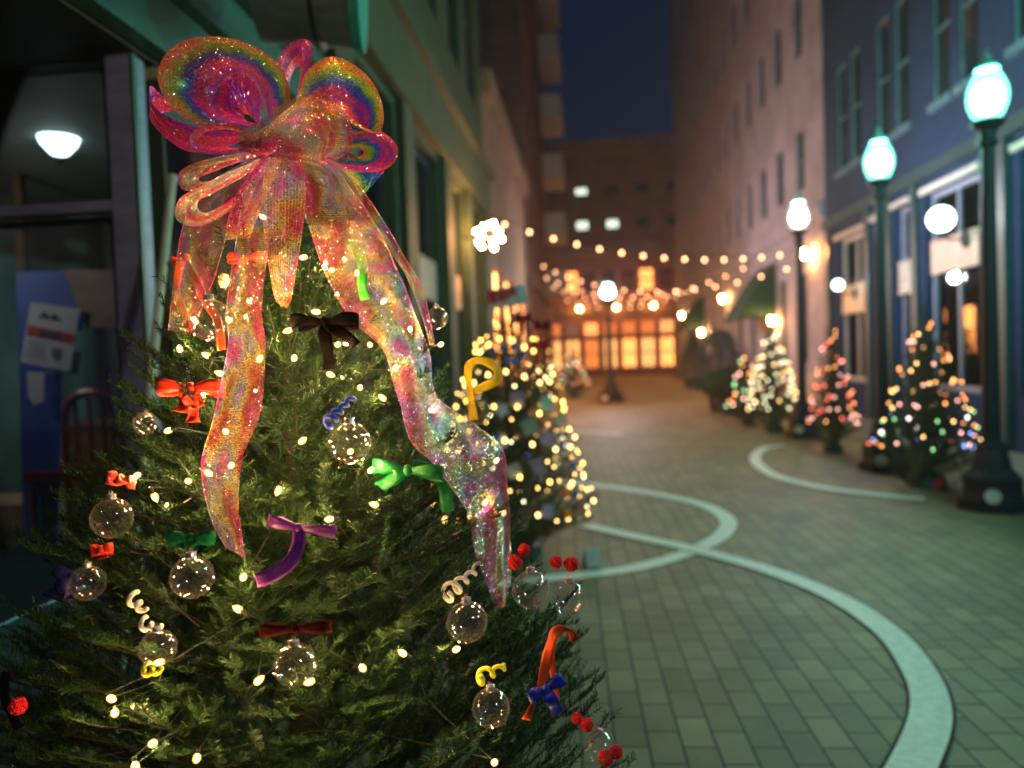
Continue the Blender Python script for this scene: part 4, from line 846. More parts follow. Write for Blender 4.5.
# ================================================================ the big rainbow mesh bow
def deco_mat():
    m, N, L, out = nmat('rainbow_mesh_ribbon')
    uv = N.new('ShaderNodeUVMap'); uv.uv_map = 'uv'; s = N.new('ShaderNodeSeparateXYZ'); L.new(uv.outputs[0], s.inputs[0])
    def M(op, a, b=None, c=None):
        n = N.new('ShaderNodeMath'); n.operation = op
        for i, v in enumerate((a, b, c)):
            if v is None: continue
            if isinstance(v, (int, float)): n.inputs[i].default_value = v
            else: L.new(v, n.inputs[i])
        return n.outputs[0]
    n1 = N.new('ShaderNodeTexNoise'); n1.inputs['Scale'].default_value = 2.2; n1.inputs['Detail'].default_value = 1
    mp = N.new('ShaderNodeMapping'); mp.inputs['Scale'].default_value = (16, 1.5, 1); L.new(uv.outputs[0], mp.inputs[0]); L.new(mp.outputs[0], n1.inputs['Vector'])
    vat = N.new('ShaderNodeAttribute'); vat.attribute_name = 'patchy'; vamp = vat.outputs['Fac']
    # u in metres along, v 0..1 across
    v2 = M('ADD', s.outputs[1], M('MULTIPLY', M('SUBTRACT', n1.outputs[0], .5), .28))
    r = N.new('ShaderNodeValToRGB'); E = r.color_ramp.elements; r.color_ramp.interpolation = 'LINEAR'
    stops = [(0, (.95, .22, .01)), (.09, (.95, .34, .01)), (.15, (.60, .62, .02)), (.27, (.18, .52, .04)), (.33, (.01, .16, .60)), (.44, (.01, .08, .80)), (.50, (.75, .03, .45)), (.62, (.95, .02, .24)), (.72, (.42, .01, .62)), (.82, (.95, .04, .10)), (1, (.98, .03, .36))]
    E[0].position = 0; E[0].color = (*stops[0][1], 1); E[1].position = 1; E[1].color = (*stops[-1][1], 1)
    for p, c_ in stops[1:-1]: e = E.new(p); e.color = (*c_, 1)
    L.new(v2, r.inputs[0])
    n4 = N.new('ShaderNodeTexNoise'); n4.inputs['Scale'].default_value = 1; n4.inputs['Detail'].default_value = 1; mp4 = N.new('ShaderNodeMapping'); mp4.inputs['Scale'].default_value = (8, 1.6, 1); L.new(uv.outputs[0], mp4.inputs[0]); L.new(mp4.outputs[0], n4.inputs['Vector'])
    r4 = N.new('ShaderNodeValToRGB'); E4 = r4.color_ramp.elements; st4 = [(.25, (.90, .04, .45)), (.38, (.92, .04, .20)), (.44, (.92, .24, .12)), (.485, (.92, .58, .10)), (.525, (.88, .62, .38)), (.575, (.55, .55, .60)), (.61, (.60, .35, .80)), (.65, (.85, .10, .60)), (.70, (.95, .05, .36)), (.80, (.98, .22, .05))]
    E4[0].position = st4[0][0]; E4[0].color = (*st4[0][1], 1); E4[1].position = st4[-1][0]; E4[1].color = (*st4[-1][1], 1)
    for p, c_ in st4[1:-1]: e = E4.new(p); e.color = (*c_, 1)
    L.new(M('ADD', n4.outputs[0], M('MULTIPLY', M('SUBTRACT', s.outputs[1], .5), .22)), r4.inputs[0])
    mc = N.new('ShaderNodeMix'); mc.data_type = 'RGBA'; L.new(M('MULTIPLY', vamp, 1), mc.inputs[0]); L.new(r.outputs[0], mc.inputs[6]); L.new(r4.outputs[0], mc.inputs[7])
    class _o: outputs = [mc.outputs[2]]
    r = _o
    b = N.new('ShaderNodeBsdfPrincipled'); L.new(r.outputs[0], b.inputs['Base Color']); b.inputs['Metallic'].default_value = .25; b.inputs['Roughness'].default_value = .35
    b.inputs['Sheen Weight'].default_value = .3
    tl = N.new('ShaderNodeBsdfTranslucent'); L.new(r.outputs[0], tl.inputs[0]); m1 = N.new('ShaderNodeMixShader'); m1.inputs[0].default_value = .35; L.new(b.outputs[0], m1.inputs[1]); L.new(tl.outputs[0], m1.inputs[2])
    # threads: fine weave across and along
    w1 = M('SINE', M('MULTIPLY', s.outputs[0], 2*math.pi/.0031)); w2 = M('SINE', M('MULTIPLY', s.outputs[1], 2*math.pi*34))
    thr = M('MAXIMUM', w1, M('MULTIPLY', w2, .8))
    # glitter facets
    vo = N.new('ShaderNodeTexVoronoi'); vo.inputs['Scale'].default_value = 1; mp2 = N.new('ShaderNodeMapping'); mp2.inputs['Scale'].default_value = (620, 62, 1); L.new(uv.outputs[0], mp2.inputs[0]); L.new(mp2.outputs[0], vo.inputs['Vector'])
    sc = N.new('ShaderNodeSeparateXYZ'); L.new(vo.outputs['Color'], sc.inputs[0])
    g = N.new('ShaderNodeNewGeometry'); sub = N.new('ShaderNodeVectorMath'); sub.operation = 'SUBTRACT'; sub.inputs[1].default_value = (.5, .5, .5); L.new(vo.outputs['Color'], sub.inputs[0])
    scl = N.new('ShaderNodeVectorMath'); scl.operation = 'SCALE'; scl.inputs['Scale'].default_value = 1.5; L.new(sub.outputs[0], scl.inputs[0])
    ad = N.new('ShaderNodeVectorMath'); ad.operation = 'ADD'; L.new(g.outputs['Normal'], ad.inputs[0]); L.new(scl.outputs[0], ad.inputs[1]); nn = N.new('ShaderNodeVectorMath'); nn.operation = 'NORMALIZE'; L.new(ad.outputs[0], nn.inputs[0])
    gl = N.new('ShaderNodeBsdfGlossy'); gl.inputs['Roughness'].default_value = .22; L.new(nn.outputs[0], gl.inputs['Normal'])
    hs = N.new('ShaderNodeHueSaturation'); hs.inputs['Saturation'].default_value = .45; hs.inputs['Value'].default_value = 1.5; hs.inputs['Hue'].default_value = .53; L.new(r.outputs[0], hs.inputs['Color']); L.new(hs.outputs[0], gl.inputs[0])
    fl = M('GREATER_THAN', sc.outputs[0], .66); m2 = N.new('ShaderNodeMixShader'); L.new(M('MULTIPLY', fl, .8), m2.inputs[0]); L.new(m1.outputs[0], m2.inputs[1]); L.new(gl.outputs[0], m2.inputs[2])
    tr = N.new('ShaderNodeBsdfTransparent')
    # opacity attribute per piece (tails are sheer, loops doubled over)
    at = N.new('ShaderNodeAttribute'); at.attribute_name = 'sheer'
    edge = M('GREATER_THAN', M('ABSOLUTE', M('SUBTRACT', s.outputs[1], .5)), .475)
    op = M('ADD', at.outputs['Fac'], M('ADD', M('MULTIPLY', M('MAXIMUM', thr, 0), .42), M('MULTIPLY', edge, .5)), None)
    cl = N.new('ShaderNodeClamp'); L.new(op, cl.inputs[0]); cl.inputs[1].default_value = .05; cl.inputs[2].default_value = 1
    m3 = N.new('ShaderNodeMixShader'); L.new(cl.outputs[0], m3.inputs[0]); L.new(tr.outputs[0], m3.inputs[1]); L.new(m2.outputs[0], m3.inputs[2]); L.new(m3.outputs[0], out.inputs[0])
    return m
M_deco = deco_mat()
BOWP = wd(268, 150, 1.50)
bw = empty('mesh_bow', BOWP, label='huge rainbow mesh bow with long trailing tails on top of the big fir', cat='bow')
def sheer(name, A, B, op, nseg=64, ncross=22, ruf=.0, vflip=False, label=None, vr=(0, 1), bulge=0.0):
    """A, B: lists of (px, py, depth) for the two edges of the ribbon"""
    A = cr_spline([wd(*p) for p in A], nseg); B = cr_spline([wd(*p) for p in B], nseg); vs = []; uvs = []; m = ncross+1; u = 0
    for i in range(nseg):
        if i: u += ((A[i]-A[i-1]).length+(B[i]-B[i-1]).length)/2
        mid_t = ((A[min(i+1, nseg-1)]+B[min(i+1, nseg-1)])-(A[max(i-1, 0)]+B[max(i-1, 0)]))
        nn = mid_t.cross(B[i]-A[i]); nn = nn.normalized() if nn.length > 1e-7 else VZ
        for j in range(m):
            t = j/ncross; p = A[i].lerp(B[i], t)
            p = p+nn*(ruf*(math.sin(t*13+i*.13)+.6*math.sin(t*25+i*.31+1))+bulge*math.sin(t*math.pi))
            vs.append(p-Vector(BOWP)); vv = vr[0]+(vr[1]-vr[0])*t; uvs.append((u, 1-vv if vflip else vv))
    fs = [(i*m+j, i*m+j+1, (i+1)*m+j+1, (i+1)*m+j) for i in range(nseg-1) for j in range(ncross)]
    me = bpy.data.meshes.new(name); me.from_pydata(vs, [], fs); me.update()
    l = me.uv_layers.new(name='uv'); vi = np.zeros(len(me.loops), np.int32); me.loops.foreach_get('vertex_index', vi); l.data.foreach_set('uv', np.array(uvs, np.float32)[vi].ravel())
    at = me.attributes.new('sheer', 'FLOAT', 'POINT'); at.data.foreach_set('value', np.full(len(vs), op, np.float32)); at = me.attributes.new('patchy', 'FLOAT', 'POINT'); at.data.foreach_set('value', np.full(len(vs), 1.0 if name == 'tail' or op < .6 else .0, np.float32))
    o = link(name, me, M_deco, bw, smooth=True)
    if label: o['label'] = label
    return o
K = (268, 138, 1.47)
# big left loop: outer edge near, inner edge farther
sheer('loop', [(285, 128, 1.45), (291, 98, 1.42), (280, 66, 1.40), (250, 44, 1.38), (212, 36, 1.37), (176, 45, 1.37), (158, 72, 1.38), (166, 100, 1.40), (190, 121, 1.42), (225, 128, 1.44), (262, 130, 1.45)],
      [(276, 130, 1.48), (268, 116, 1.50), (262, 96, 1.52), (252, 80, 1.54), (240, 74, 1.56), (228, 78, 1.56), (221, 92, 1.56), (223, 108, 1.54), (234, 119, 1.52), (250, 122, 1.50), (266, 128, 1.48)], .78, ruf=.0008, vr=(.0, .84))
sheer('loop', [(258, 126, 1.52), (262, 100, 1.56), (250, 78, 1.58), (234, 74, 1.58), (220, 88, 1.58), (222, 112, 1.56), (250, 126, 1.52)],
      [(262, 130, 1.54), (256, 122, 1.60), (250, 116, 1.62), (246, 114, 1.62), (244, 115, 1.62), (246, 120, 1.60), (258, 128, 1.54)], .95, vr=(.6, .8))
# dark magenta loop behind at far left
sheer('loop', [(240, 132, 1.5), (200, 128, 1.53), (160, 112, 1.54), (149, 92, 1.54), (152, 86, 1.55), (166, 100, 1.57), (205, 128, 1.58)],
      [(245, 140, 1.5), (212, 152, 1.52), (180, 148, 1.53), (150, 120, 1.54), (168, 112, 1.60), (185, 112, 1.63), (215, 122, 1.62)], .85, ruf=.001, vr=(.68, 1))
# upper right loop
sheer('loop', [(290, 125, 1.45), (298, 95, 1.43), (308, 70, 1.41), (330, 57, 1.40), (356, 66, 1.39), (376, 86, 1.39), (384, 112, 1.40), (380, 132, 1.42), (366, 128, 1.44), (340, 112, 1.46), (310, 112, 1.48)],
      [(292, 132, 1.50), (303, 124, 1.53), (314, 118, 1.56), (326, 114, 1.58), (340, 114, 1.59), (350, 118, 1.59), (354, 122, 1.58), (350, 127, 1.56), (340, 130, 1.54), (322, 133, 1.52), (300, 134, 1.5)], .82, ruf=.001, vr=(.0, 1.0))
# lower right loop
sheer('loop', [(320, 142, 1.47), (350, 134, 1.46), (378, 131, 1.45), (397, 146, 1.45), (394, 164, 1.45), (375, 172, 1.46), (348, 170, 1.47), (318, 160, 1.48)],
      [(315, 148, 1.52), (340, 148, 1.56), (356, 148, 1.58), (364, 152, 1.59), (362, 156, 1.59), (354, 157, 1.58), (340, 156, 1.55), (315, 154, 1.5)], .82, ruf=.001, vr=(.9, 0))
sheer('loop', [(330, 160, 1.50), (350, 178, 1.50), (362, 196, 1.50), (372, 172, 1.54), (360, 158, 1.56)], [(345, 150, 1.54), (372, 165, 1.55), (384, 172, 1.56), (378, 165, 1.58), (366, 152, 1.6)], .6, vr=(.15, .55))
# small loop on top
sheer('loop', [(284, 92, 1.50), (276, 68, 1.49), (283, 50, 1.48), (298, 39, 1.48), (311, 42, 1.48), (312, 60, 1.49), (300, 90, 1.5)],
      [(290, 96, 1.56), (290, 82, 1.57), (293, 72, 1.58), (297, 66, 1.58), (300, 66, 1.58), (300, 74, 1.58), (297, 92, 1.56)], .7, ruf=.0008, vr=(.5, 1))
# mid left small loop
sheer('loop', [(262, 138, 1.44), (235, 124, 1.42), (205, 124, 1.41), (191, 136, 1.41), (196, 150, 1.42), (222, 155, 1.43), (262, 146, 1.44)],
      [(262, 146, 1.48), (238, 132, 1.48), (212, 130, 1.48), (200, 138, 1.48), (204, 146, 1.48), (225, 148, 1.48), (262, 150, 1.48)], .66, ruf=.0008, vr=(.45, 1))
# sheer front fold
sheer('loop', [(262, 150, 1.42), (268, 128, 1.40), (290, 108, 1.37), (318, 94, 1.36), (338, 104, 1.36), (351, 124, 1.37), (350, 150, 1.38), (330, 160, 1.40), (300, 152, 1.42)],
      [(262, 155, 1.46), (262, 140, 1.46), (272, 128, 1.44), (292, 124, 1.43), (308, 126, 1.43), (318, 138, 1.43), (316, 150, 1.43), (302, 156, 1.44), (285, 154, 1.45)], .42, ruf=.002, vr=(1, .05))
sheer('loop', [(238, 132, 1.43), (262, 118, 1.40), (290, 100, 1.38), (320, 96, 1.37), (330, 130, 1.37), (322, 156, 1.38)],
      [(240, 152, 1.44), (268, 158, 1.42), (290, 160, 1.40), (310, 164, 1.39), (318, 166, 1.39), (322, 168, 1.40)], .38, ruf=.002, vr=(.72, .0))
# lower left folds
sheer('loop', [(262, 150, 1.44), (230, 154, 1.42), (196, 162, 1.41), (180, 174, 1.41), (184, 190, 1.42), (212, 186, 1.43), (255, 160, 1.45)],
      [(262, 154, 1.47), (238, 162, 1.47), (212, 172, 1.47), (200, 178, 1.47), (204, 182, 1.47), (222, 178, 1.47), (255, 164, 1.47)], .45, ruf=.0015, vr=(.92, .0))
sheer('loop', [(258, 158, 1.43), (228, 172, 1.41), (196, 188, 1.40), (179, 200, 1.40), (178, 220, 1.41), (200, 226, 1.42), (232, 208, 1.43), (264, 164, 1.44)],
      [(262, 160, 1.47), (240, 178, 1.47), (215, 192, 1.47), (200, 200, 1.47), (200, 210, 1.47), (210, 212, 1.47), (236, 196, 1.47), (264, 168, 1.46)], .52, ruf=.0015, vr=(.95, .0))
sheer('loop', [(264, 156, 1.43), (248, 176, 1.41), (232, 204, 1.40), (224, 240, 1.41)], [(280, 160, 1.43), (272, 182, 1.42), (262, 206, 1.42), (250, 238, 1.43)], .55, ruf=.002, vr=(.0, .35))
# knot
mb = MB(); mb.ball((wd(266, 146, 1.435)-BOWP), .018, 14, 10, (1.25, .8, 1)); o = mb.build('knot', satin('magenta_mesh_knot', (.6, .04, .25)), bw, smooth=True)
def D(x, y, o=.085): return dep(x, y, o)
def tailpts(L): return [(x, y, (d if d else D(x, y))) for x, y, d in L]
# left tail
sheer('tail', tailpts([(256, 158, 1.43), (214, 180, 1.41), (186, 215, 1.40), (176, 262, 1.42), (168, 330, 1.48)]), tailpts([(268, 162, 1.43), (240, 196, 1.41), (228, 230, 1.41), (214, 280, 1.44), (192, 332, 1.5)]), .04, ruf=.0025, vr=(1, 0))
sheer('tail', tailpts([(262, 158, 1.42), (244, 200, 1.39), (234, 250, 1.36), (226, 310, 0), (228, 350, 0), (212, 420, 0), (200, 468, 0), (212, 520, 0), (226, 548, 0)]),
      tailpts([(290, 160, 1.42), (282, 200, 1.39), (268, 250, 1.37), (262, 310, 0), (266, 350, 0), (260, 410, 0), (241, 462, 0), (240, 510, 0), (245, 558, 0)]), .12, ruf=.0035, nseg=120, vr=(1, .02), bulge=.006)
# short middle tail
sheer('tail', tailpts([(266, 158, 1.41), (262, 200, 1.37), (266, 250, 1.34), (274, 296, 0), (280, 306, 0)]), tailpts([(304, 160, 1.40), (306, 200, 1.37), (300, 250, 1.35), (292, 296, 0), (288, 308, 0)]), .2, ruf=.002, vr=(.5, .9))
# long right tail
sheer('tail', tailpts([(286, 158, 1.41), (300, 190, 1.38), (308, 225, 1.35), (326, 275, 0), (350, 318, 0), (384, 355, 0), (398, 395, 0), (412, 440, 0), (438, 472, 0), (466, 510, 0), (476, 545, 0), (488, 590, 0), (500, 608, 0)]),
      tailpts([(330, 158, 1.40), (352, 190, 1.38), (376, 225, 1.36), (398, 270, 0), (416, 318, 0), (430, 360, 0), (440, 398, 0), (476, 424, 0), (502, 452, 0), (508, 490, 0), (512, 530, 0), (510, 575, 0), (503, 608, 0)]), .12, ruf=.0035, nseg=160, vr=(.02, 1), bulge=.006)
sheer('tail', tailpts([(300, 150, 1.40), (330, 170, 1.38), (352, 205, 1.36), (392, 255, 1.40), (412, 290, 1.46), (430, 345, 1.5)]), tailpts([(320, 150, 1.40), (348, 172, 1.38), (380, 215, 1.37), (408, 262, 1.42), (424, 292, 1.48), (434, 345, 1.52)]), .12, ruf=.002, vr=(.5, 1))
# silver-green twist going up right under the lower loop
# ================================================================ other decorated trees down the street
def make_far_fir(h, rb, seed, mat, pw_=1.0):
    rg = np.random.default_rng(seed); rf = lambda z: max(.02, rb*((h-z)/(h-.3))**pw_+.02)
    sg, ln = fir(h, .32, rf, rg, whorl=.1, per=9, sub=True, tmin=.04, step=.07)
    V, Fq = needles(sg, rg, 110, .034, .0052); me = mesh_arrays('far_crown', V, Fq); me.materials.append(mat)
    tb = MB(); tb.tube([(0, 0, .02), (0, 0, h*.5), (0, 0, h-.05)], [.045, .03, .006], 8)
    for P, r in ln[::2]: tb.tube([Vector(p) for p in P], r, 3, cap=False)
    tm = tb.mesh('far_trunk'); tm.materials.append(M_bark)
    sb_ = MB(); sb_.lathe([(.22, 0), (.2, .10), (.12, .16), (.06, .2)], 12); sm = sb_.mesh('far_stand'); sm.materials.append(pm('dark_green_stand', (.015, .06, .045), .5)); return me, tm, sm, rf
FA = make_far_fir(1.9, .60, 21, M_needle2); FB = make_far_fir(1.9, .66, 33, M_needle2); FC = make_far_fir(1.9, .60, 47, M_needle2, .6)
def lcol(name, col, s=1): return emat(name, col, DECO_L*s)
LC = dict(warm=lcol('warm_light', (1, .56, .17), 1.3), cream=lcol('cream_light', (1, .95, .55)), red=lcol('red_light', (1, .14, .08), .9), pink=lcol('pink_light', (1, .45, .35)), orange=lcol('orange_light', (1, .36, .1)), blue=lcol('blue_light', (.18, .35, 1), 1.4), green=lcol('green_light', (.4, 1, .4), .5), gold=lcol('gold_light', (1, .60, .12), 1.1), white=lcol('white_light', (1, .9, .85), 1.2))
bulbm = {}
for k in LC: b = MB(); b.ball((0, 0, 0), .0115, 6, 4, (1, 1, 1.3)); me = b.mesh(k+'_bulb'); me.materials.append(LC[k]); bulbm[k] = me
def far_tree(px, py, h, label, colors, lightlabel, n=85, src=FA, wind=6, wscale=1.0, base_col=None, seed=1, rz=0, bs=1.0, second=None):
    p = gp(px, py); s = h/1.9; me, tm, sm, rf = src
    t = empty('fir_tree', (p.x, p.y, 0), rz, label=label, cat='christmas tree', group='decorated trees along the street'); t.scale = (s*wscale, s*wscale, s)
    for nm, m_ in (('crown', me), ('trunk', tm), ('stand', sm)): o = bpy.data.objects.new(nm, m_); COL.objects.link(o); o.parent = t
    g = empty('light_string', (p.x, p.y, 0), label=lightlabel, cat='string lights', group='light strings on the street trees'); r_ = random.Random(seed); pts = []
    for i in range(n):
        f = (i+.5)/n; z = .38+(1.52)*(1-math.sqrt(1-f*.985)) ; z = min(z, 1.86)
        a = f*wind*2*math.pi*(1+.0*f)+r_.uniform(-.35, .35)+seed; r = rf(z)*r_.uniform(.86, 1.04)
        q = Vector((math.cos(a)*r*s*wscale, math.sin(a)*r*s*wscale, (z+r_.uniform(-.03, .03))*s)); pts.append(q)
        cn = colors(f, r_) if callable(colors) else r_.choice(colors)
        o = bpy.data.objects.new('bulb', bulbm[cn]); COL.objects.link(o); o.parent = g; o.location = q; o.scale = (bs, bs, bs)
    if second:
        g2 = empty('light_string', (p.x, p.y, 0), label=second, cat='string lights', group='light strings on the street trees')
        P2 = []
        for i in range(96):
            k = i//16; z = .42+.24*k; a = (i % 16)/16*2*math.pi+k; r = rf(z)*1.0; q = Vector((math.cos(a)*r*s*wscale, math.sin(a)*r*s*wscale, (z+.05*math.sin(a*3))*s)); P2.append(q)
            o = bpy.data.objects.new('bulb', bulbm['gold' if k % 2 else 'warm']); COL.objects.link(o); o.parent = g2; o.location = q
        c_ = MB(); c_.tube([q*.98 for q in P2], .004, 4); c_.build('cable', MATS['dark_green_cable'], g2)
    c_ = MB(); c_.tube([q*.98+Vector((0, 0, .012)) for q in pts], .004, 4); c_.build('cable', MATS['dark_green_cable'], g)
    return p, s, rf, t
# second tree, left
p, s, rf, t = far_tree(514, 556, 1.92, 'second fir on the left, right behind the foreground tree, full of cards and gold lights', ['warm', 'gold', 'cream', 'warm', 'warm', 'gold'], 'gold and warm light string wound round the second fir on the left', n=98, wind=7, seed=4, bs=.58, wscale=1.05, src=FC, second='cream and gold light string hung in level swags on the second fir on the left')
M_tag = {k: pm(k+'_card', v, .6, var=.1) for k, v in dict(white=(.6, .62, .7), lilac=(.45, .42, .7), mint=(.35, .7, .6), cream=(.7, .55, .35), pink=(.65, .45, .42)).items()}
rt = random.Random(12); tags = [(517, 398, 'lilac'), (502, 410, 'white'), (547, 402, 'mint'), (560, 418, 'cream'), (513, 470, 'white'), (580, 506, 'pink'), (529, 425, 'mint'), (550, 438, 'lilac'), (538, 465, 'lilac'), (548, 510, 'lilac'), (500, 440, 'white')]
LBT = ['lilac paper card near the top, left of the mint one', 'white star-shaped paper card high on the left of the second fir', 'mint paper card high on the second fir', 'cream paper card at the upper right edge of the second fir', 'white paper card in the middle of the second fir', 'pinkish paper card at the right edge of the second fir', 'small green-mint card above the middle lights of the second fir', 'lilac card by the middle garland of lights', 'small lilac card below the middle garland', 'dark lilac card low on the second fir', 'white card at the left, above the middle garland of the second fir']
def onfir(px, py, base, rfun, s, extra=.03):
    r = ray(px, py); bd = 9; bt = 5
    for i in range(900):
        t_ = 3.5+i*.004; q = CAM+r*t_; rad = math.hypot(q.x-base.x, q.y-base.y); g_ = rad-(rfun(max(.1, q.z/s))*s+extra)
        if g_ < 0: return q
        if g_ < bd: bd = g_; bt = t_
    return CAM+r*bt
for i, (x, y, c_) in enumerate(tags):
    q = onfir(x, y, p, rf, s); a = rt.uniform(-.5, .5); w_, h_ = rt.uniform(.04, .055), rt.uniform(.045, .06); b = MB(); b.box(-w_, w_, -.002, .002, -h_*1.2, h_*.8)
    if i == 1: b = MB(); b.add([(math.cos(k*math.pi/5+1.57)*(.07 if k % 2 == 0 else .035), y_, math.sin(k*math.pi/5+1.57)*(.07 if k % 2 == 0 else .035)) for y_ in (-.002, .002) for k in range(10)], [tuple(range(10)), tuple(reversed(range(10, 20)))]+[(k, 10+k, 10+(k+1) % 10, (k+1) % 10) for k in range(10)])
    b.tube([(0, 0, h_*.8), (0, .005, h_*1.4)], .0015, 4); o = b.build('paper_card', M_tag[c_]); o.location = q; o.rotation_euler = (0, a, rt.uniform(-.3, .5)); tag(o, LBT[i], 'card', 'cards on the second fir')
blues = [(492, 350, 'high left'), (502, 348, 'second from the left in the top row'), (516, 347, 'middle of the top row'), (523, 355, 'right of the top row'), (507, 361, 'second row left'), (515, 361, 'second row right'), (562, 445, 'at the right by the garland'), (573, 465, 'low on the right edge'), (527, 457, 'in the middle'), (498, 437, 'by the middle garland at left'), (575, 495, 'lowest on the right')]
M_bb = pm('blue_ball_glass', (.01, .16, .75), .12, var=.1, spec=.9); M_ob = pm('orange_ball_glass', (.9, .25, .01), .2, var=.1, spec=.9)
for i, (x, y, lb) in enumerate(blues):
    q = onfir(x, y, p, rf, s); g = empty('blue_ball', q, label='small shiny blue ball on the second fir, '+lb, cat='ornament', group='blue balls on the second fir'); b = MB(); b.ball((0, 0, 0), .026, 12, 8); b.build('ball', M_bb, g, smooth=True); b = MB(); b.lathe([(.008, .024), (.008, .034)], 8); b.build('cap', M_foil, g)
for i, (x, y, lb) in enumerate([(567, 493, 'orange ball at the lower right of the second fir, upper of two'), (567, 514, 'orange ball at the lower right of the second fir, lower of two'), (486, 478, 'orange ball at the left of the second fir')]):
    q = onfir(x, y, p, rf, s); b = MB(); b.ball((0, 0, 0), .035, 12, 8); b.lathe([(.008, .033), (.008, .044)], 8); o = b.build('orange_ball', M_ob, smooth=True); o.location = q; tag(o, lb, 'ornament')
for i, (x, y, lb) in enumerate([(524, 318, 'big dark red bow at the top left of the second fir'), (543, 325, 'big dark red bow at the top right of the second fir'), (540, 345, 'small dark red bow under the two big ones on the second fir')]):
    q = onfir(x, y, p, rf, s, .06); g = empty('ribbon_bow', q, label=lb, cat='bow', group='dark red bows on the second fir')
    for sg in (-1, 1):
        b = MB(); P = [Vector((sg*.07*(1-math.cos(a))/2, -.03*math.sin(a), .012*math.sin(a))) for a in [k*2*math.pi/16 for k in range(17)]]; vs = []
        for k, v in enumerate(P): w_ = .012+.022*(1-math.cos(k*2*math.pi/16))/2; vs += [v+Vector((0, 0, w_)), v-Vector((0, 0, w_))]
        b.add(vs, [(2*k, 2*k+1, 2*k+3, 2*k+2) for k in range(16)]); b.build('loop', satin('deep_red_satin', (.30, .01, .02)) if (i == 0 and sg == -1) else MATS['deep_red_satin'], g, smooth=True)
        b = MB(); b.add([(0, -.01, 0), (sg*.012, -.012, 0), (sg*.055, -.01, -.13), (sg*.02, -.008, -.14)], [(0, 1, 2, 3)]); b.build('tail', MATS['deep_red_satin'], g)
# red and white sign above it
q = wd(507, 297, 5.7); b = MB(); b.box(-.15, .15, -.012, .012, -.075, .075); sg_ = b.build('hanging_sign', pm('white_sign_board', (.62, .6, .6), .5, var=.1)); sg_.location = q; sg_.rotation_euler = (0, R(-8), R(8)); tag(sg_, 'small red and white sign sticking up above the second fir', 'sign')
mr = pm('sign_red', (.55, .02, .04), .5, var=.1)
for x0, x1, z0, z1 in ((-.145, -.075, -.03, .068), (-.065, -.02, -.03, .06), (-.012, .02, -.02, .068), (.03, .075, .0, .068)): b = MB(); b.box(x0, x1, -.0165, -.0125, z0, z1); b.build('red_block', mr, sg_)
b = MB(); b.box(.095, .145, -.017, -.0125, -.06, .07); b.build('pale_block', pm('sign_pale_blue', (.55, .68, .8), .5), sg_)
b = MB(); b.tube([(0, .02, -1.0), (0, .02, .05)], .012, 6); b.build('stake', M_wood, sg_)
# white tag stand on the ground by the tree
q = gp(592, 566); b = MB(); b.box(-.09, .09, -.01, .0, .0, .0); b = MB(); b.add([(-.06, -.05, 0), (.06, -.05, 0), (.05, 0, .13), (-.05, 0, .13), (-.06, .05, 0), (.06, .05, 0)], [(0, 1, 2, 3), (3, 2, 5, 4), (0, 3, 4), (1, 5, 2)]); o = b.build('tent_card', pm('folded_white_card', (.5, .52, .55), .6)); o.location = (q.x, q.y, .006); o.rotation_euler = (0, 0, .4); tag(o, 'small white folded card standing on the paving by the second fir', 'card')
# the others
far_tree(574, 398, 2.1, 'third fir on the left, small and red-lit, beyond the second fir', ['red', 'gold', 'orange', 'white', 'green', 'pink'], 'multicoloured light string on the third fir on the left', n=70, seed=8, src=FB, bs=1.3, wscale=.85)
far_tree(546, 410, 2.2, 'dark fir hidden between the second and third firs on the left', ['gold', 'warm', 'orange'], 'gold light string on the fir hidden between the second and third', n=40, seed=9, bs=1.2, wscale=.8)
def c1(f, r_): return r_.choice(['orange', 'pink', 'orange', 'warm']) if f > .45 else r_.choice(['pink', 'pink', 'orange', 'blue', 'white', 'green', 'red', 'blue', 'warm'])
far_tree(928, 487, 1.98, 'fir with pink, orange and blue lights between the first and second street lamps', c1, 'pink, orange and blue light string on the fir nearest on the right', n=98, seed=5, bs=.85, wind=7, src=FB, wscale=.85)
far_tree(833, 452, 2.0, 'fir with red and pink lights between the second and third street lamps', ['red', 'pink', 'pink', 'red', 'orange'], 'red and pink light string on the fir between the second and third lamps', n=80, seed=6, bs=.95, wscale=.62)
far_tree(774, 432, 2.15, 'fir thickly wrapped in cream lights, left of the third street lamp', ['cream', 'cream', 'cream', 'warm'], 'dense cream light string on the fir left of the third lamp', n=99, seed=7, bs=1.15, wscale=.78, wind=9)
far_tree(748, 425, 1.6, 'small dark fir with pink lights beside the cream-lit fir', ['pink', 'orange', 'green'], 'pink light string on the small dark fir', n=35, seed=17, bs=1.7, wscale=.9)
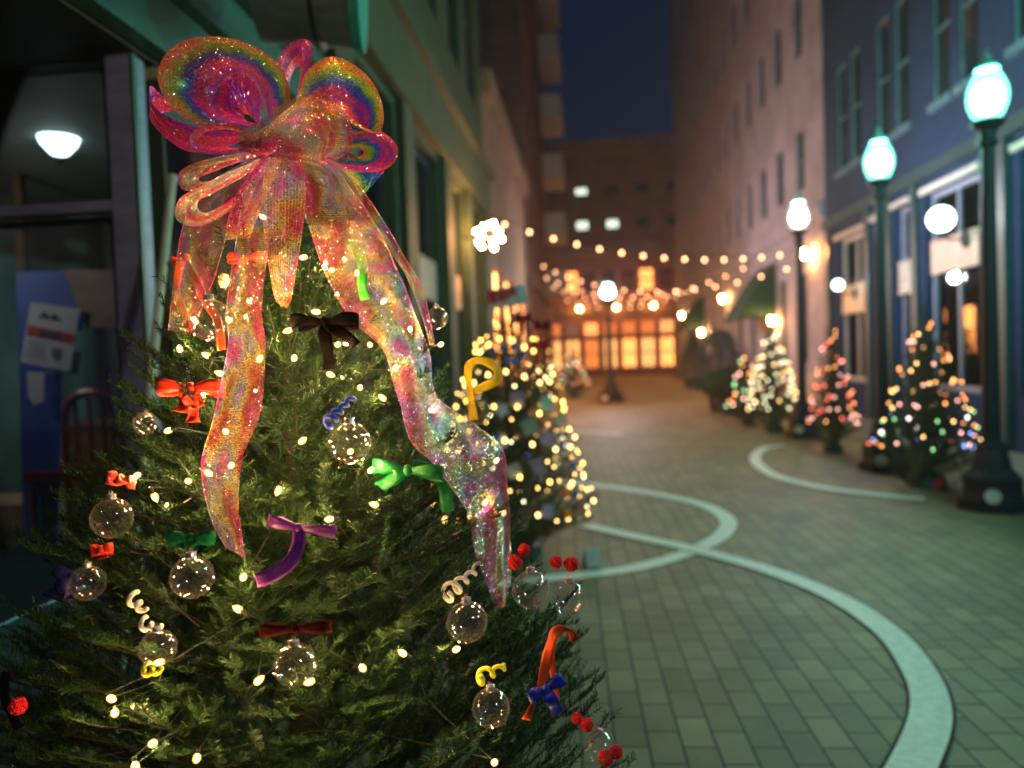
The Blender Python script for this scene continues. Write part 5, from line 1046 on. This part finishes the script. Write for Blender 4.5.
# shrubs
def shrub(px, py, h, w, label, shape, mat):
    q = gp(px, py); g = empty('potted_shrub', (q.x, q.y, 0), label=label, cat='shrub'); rg = np.random.default_rng(int(px)); n = 5200
    u = rg.random(n); a = rg.random(n)*6.283; z = .42+(h-.42)*u
    rad = (w*(1-u)**.8 if shape == 'cone' else w*np.sqrt(np.maximum(0, 1-(2*u-1)**2*.92)))*rg.uniform(.7, 1.06, n)*(1+.12*np.sin(a*5+z*9))
    c0 = np.stack([np.cos(a)*rad, np.sin(a)*rad, z+rg.normal(0, .02, n)], 1); d1 = nrm(rg.normal(size=(n, 3)))*.032; d2 = nrm(np.cross(d1, rg.normal(size=(n, 3))))*.018
    V = np.stack([c0-d1, c0+d2, c0+d1, c0-d2], 1).reshape(-1, 3); link('foliage', mesh_arrays('foliage', V, np.arange(n*4).reshape(-1, 4)), mat, g)
    b = MB(); b.lathe([(w*.45, 0), (w*.6, .38), (w*.62, .44), (w*.5, .45)], 16); b.build('pot', M_dkframe, g); b = MB(); b.tube([(0, 0, .4), (0, 0, h*.85)], .03, 6); b.build('stem', M_bark, g)
M_shr = pm('dark_leaf', (.03, .07, .035), .5, var=.4, scale=4); M_shb = pm('blue_green_leaf', (.03, .08, .09), .5, var=.4, scale=4)
shrub(720, 412, 2.0, .52, 'dark blue-green rounded shrub in a pot by the pale building', 'round', M_shb)
shrub(694, 388, 2.3, .75, 'dark cone-shaped shrub in a pot under the far awning', 'cone', M_shr)
shrub(737, 414, 1.1, .9, 'low wide dark shrub at the foot of the rounded shrub', 'round', M_shr)
# red baubles on the ground by the nearest right tree and a small red lamp
for x, y, r, lb in ((938, 484, .06, 'red ball lying at the foot of the fir with blue lights'), (927, 436, .05, 'small red ball hanging at the right side of the fir with blue lights')):
    q = gp(x, y, r) if y > 450 else wd(x, y, 8.3); b = MB(); b.ball((0, 0, 0), r, 14, 10); b.lathe([(.012, r*.95), (.012, r*1.2)], 8); o = b.build('red_ball', pm('red_ball_plastic', (.75, .03, .06), .3), smooth=True); o.location = q; tag(o, lb, 'ornament')

# ================================================================ thin haze added for halos round the lamps
hz = MB(); hz.box(-31, 31, -13, 76, -1.5, 36.5)
m, N, L, out = nmat('halo_haze'); pv = N.new('ShaderNodeVolumePrincipled'); pv.inputs['Density'].default_value = 0.0016; pv.inputs['Color'].default_value = (.9, .92, .95, 1); pv.inputs['Anisotropy'].default_value = .3
L.new(pv.outputs[0], out.inputs['Volume']); hz = hz.build('haze', m); hz['kind'] = 'stuff'
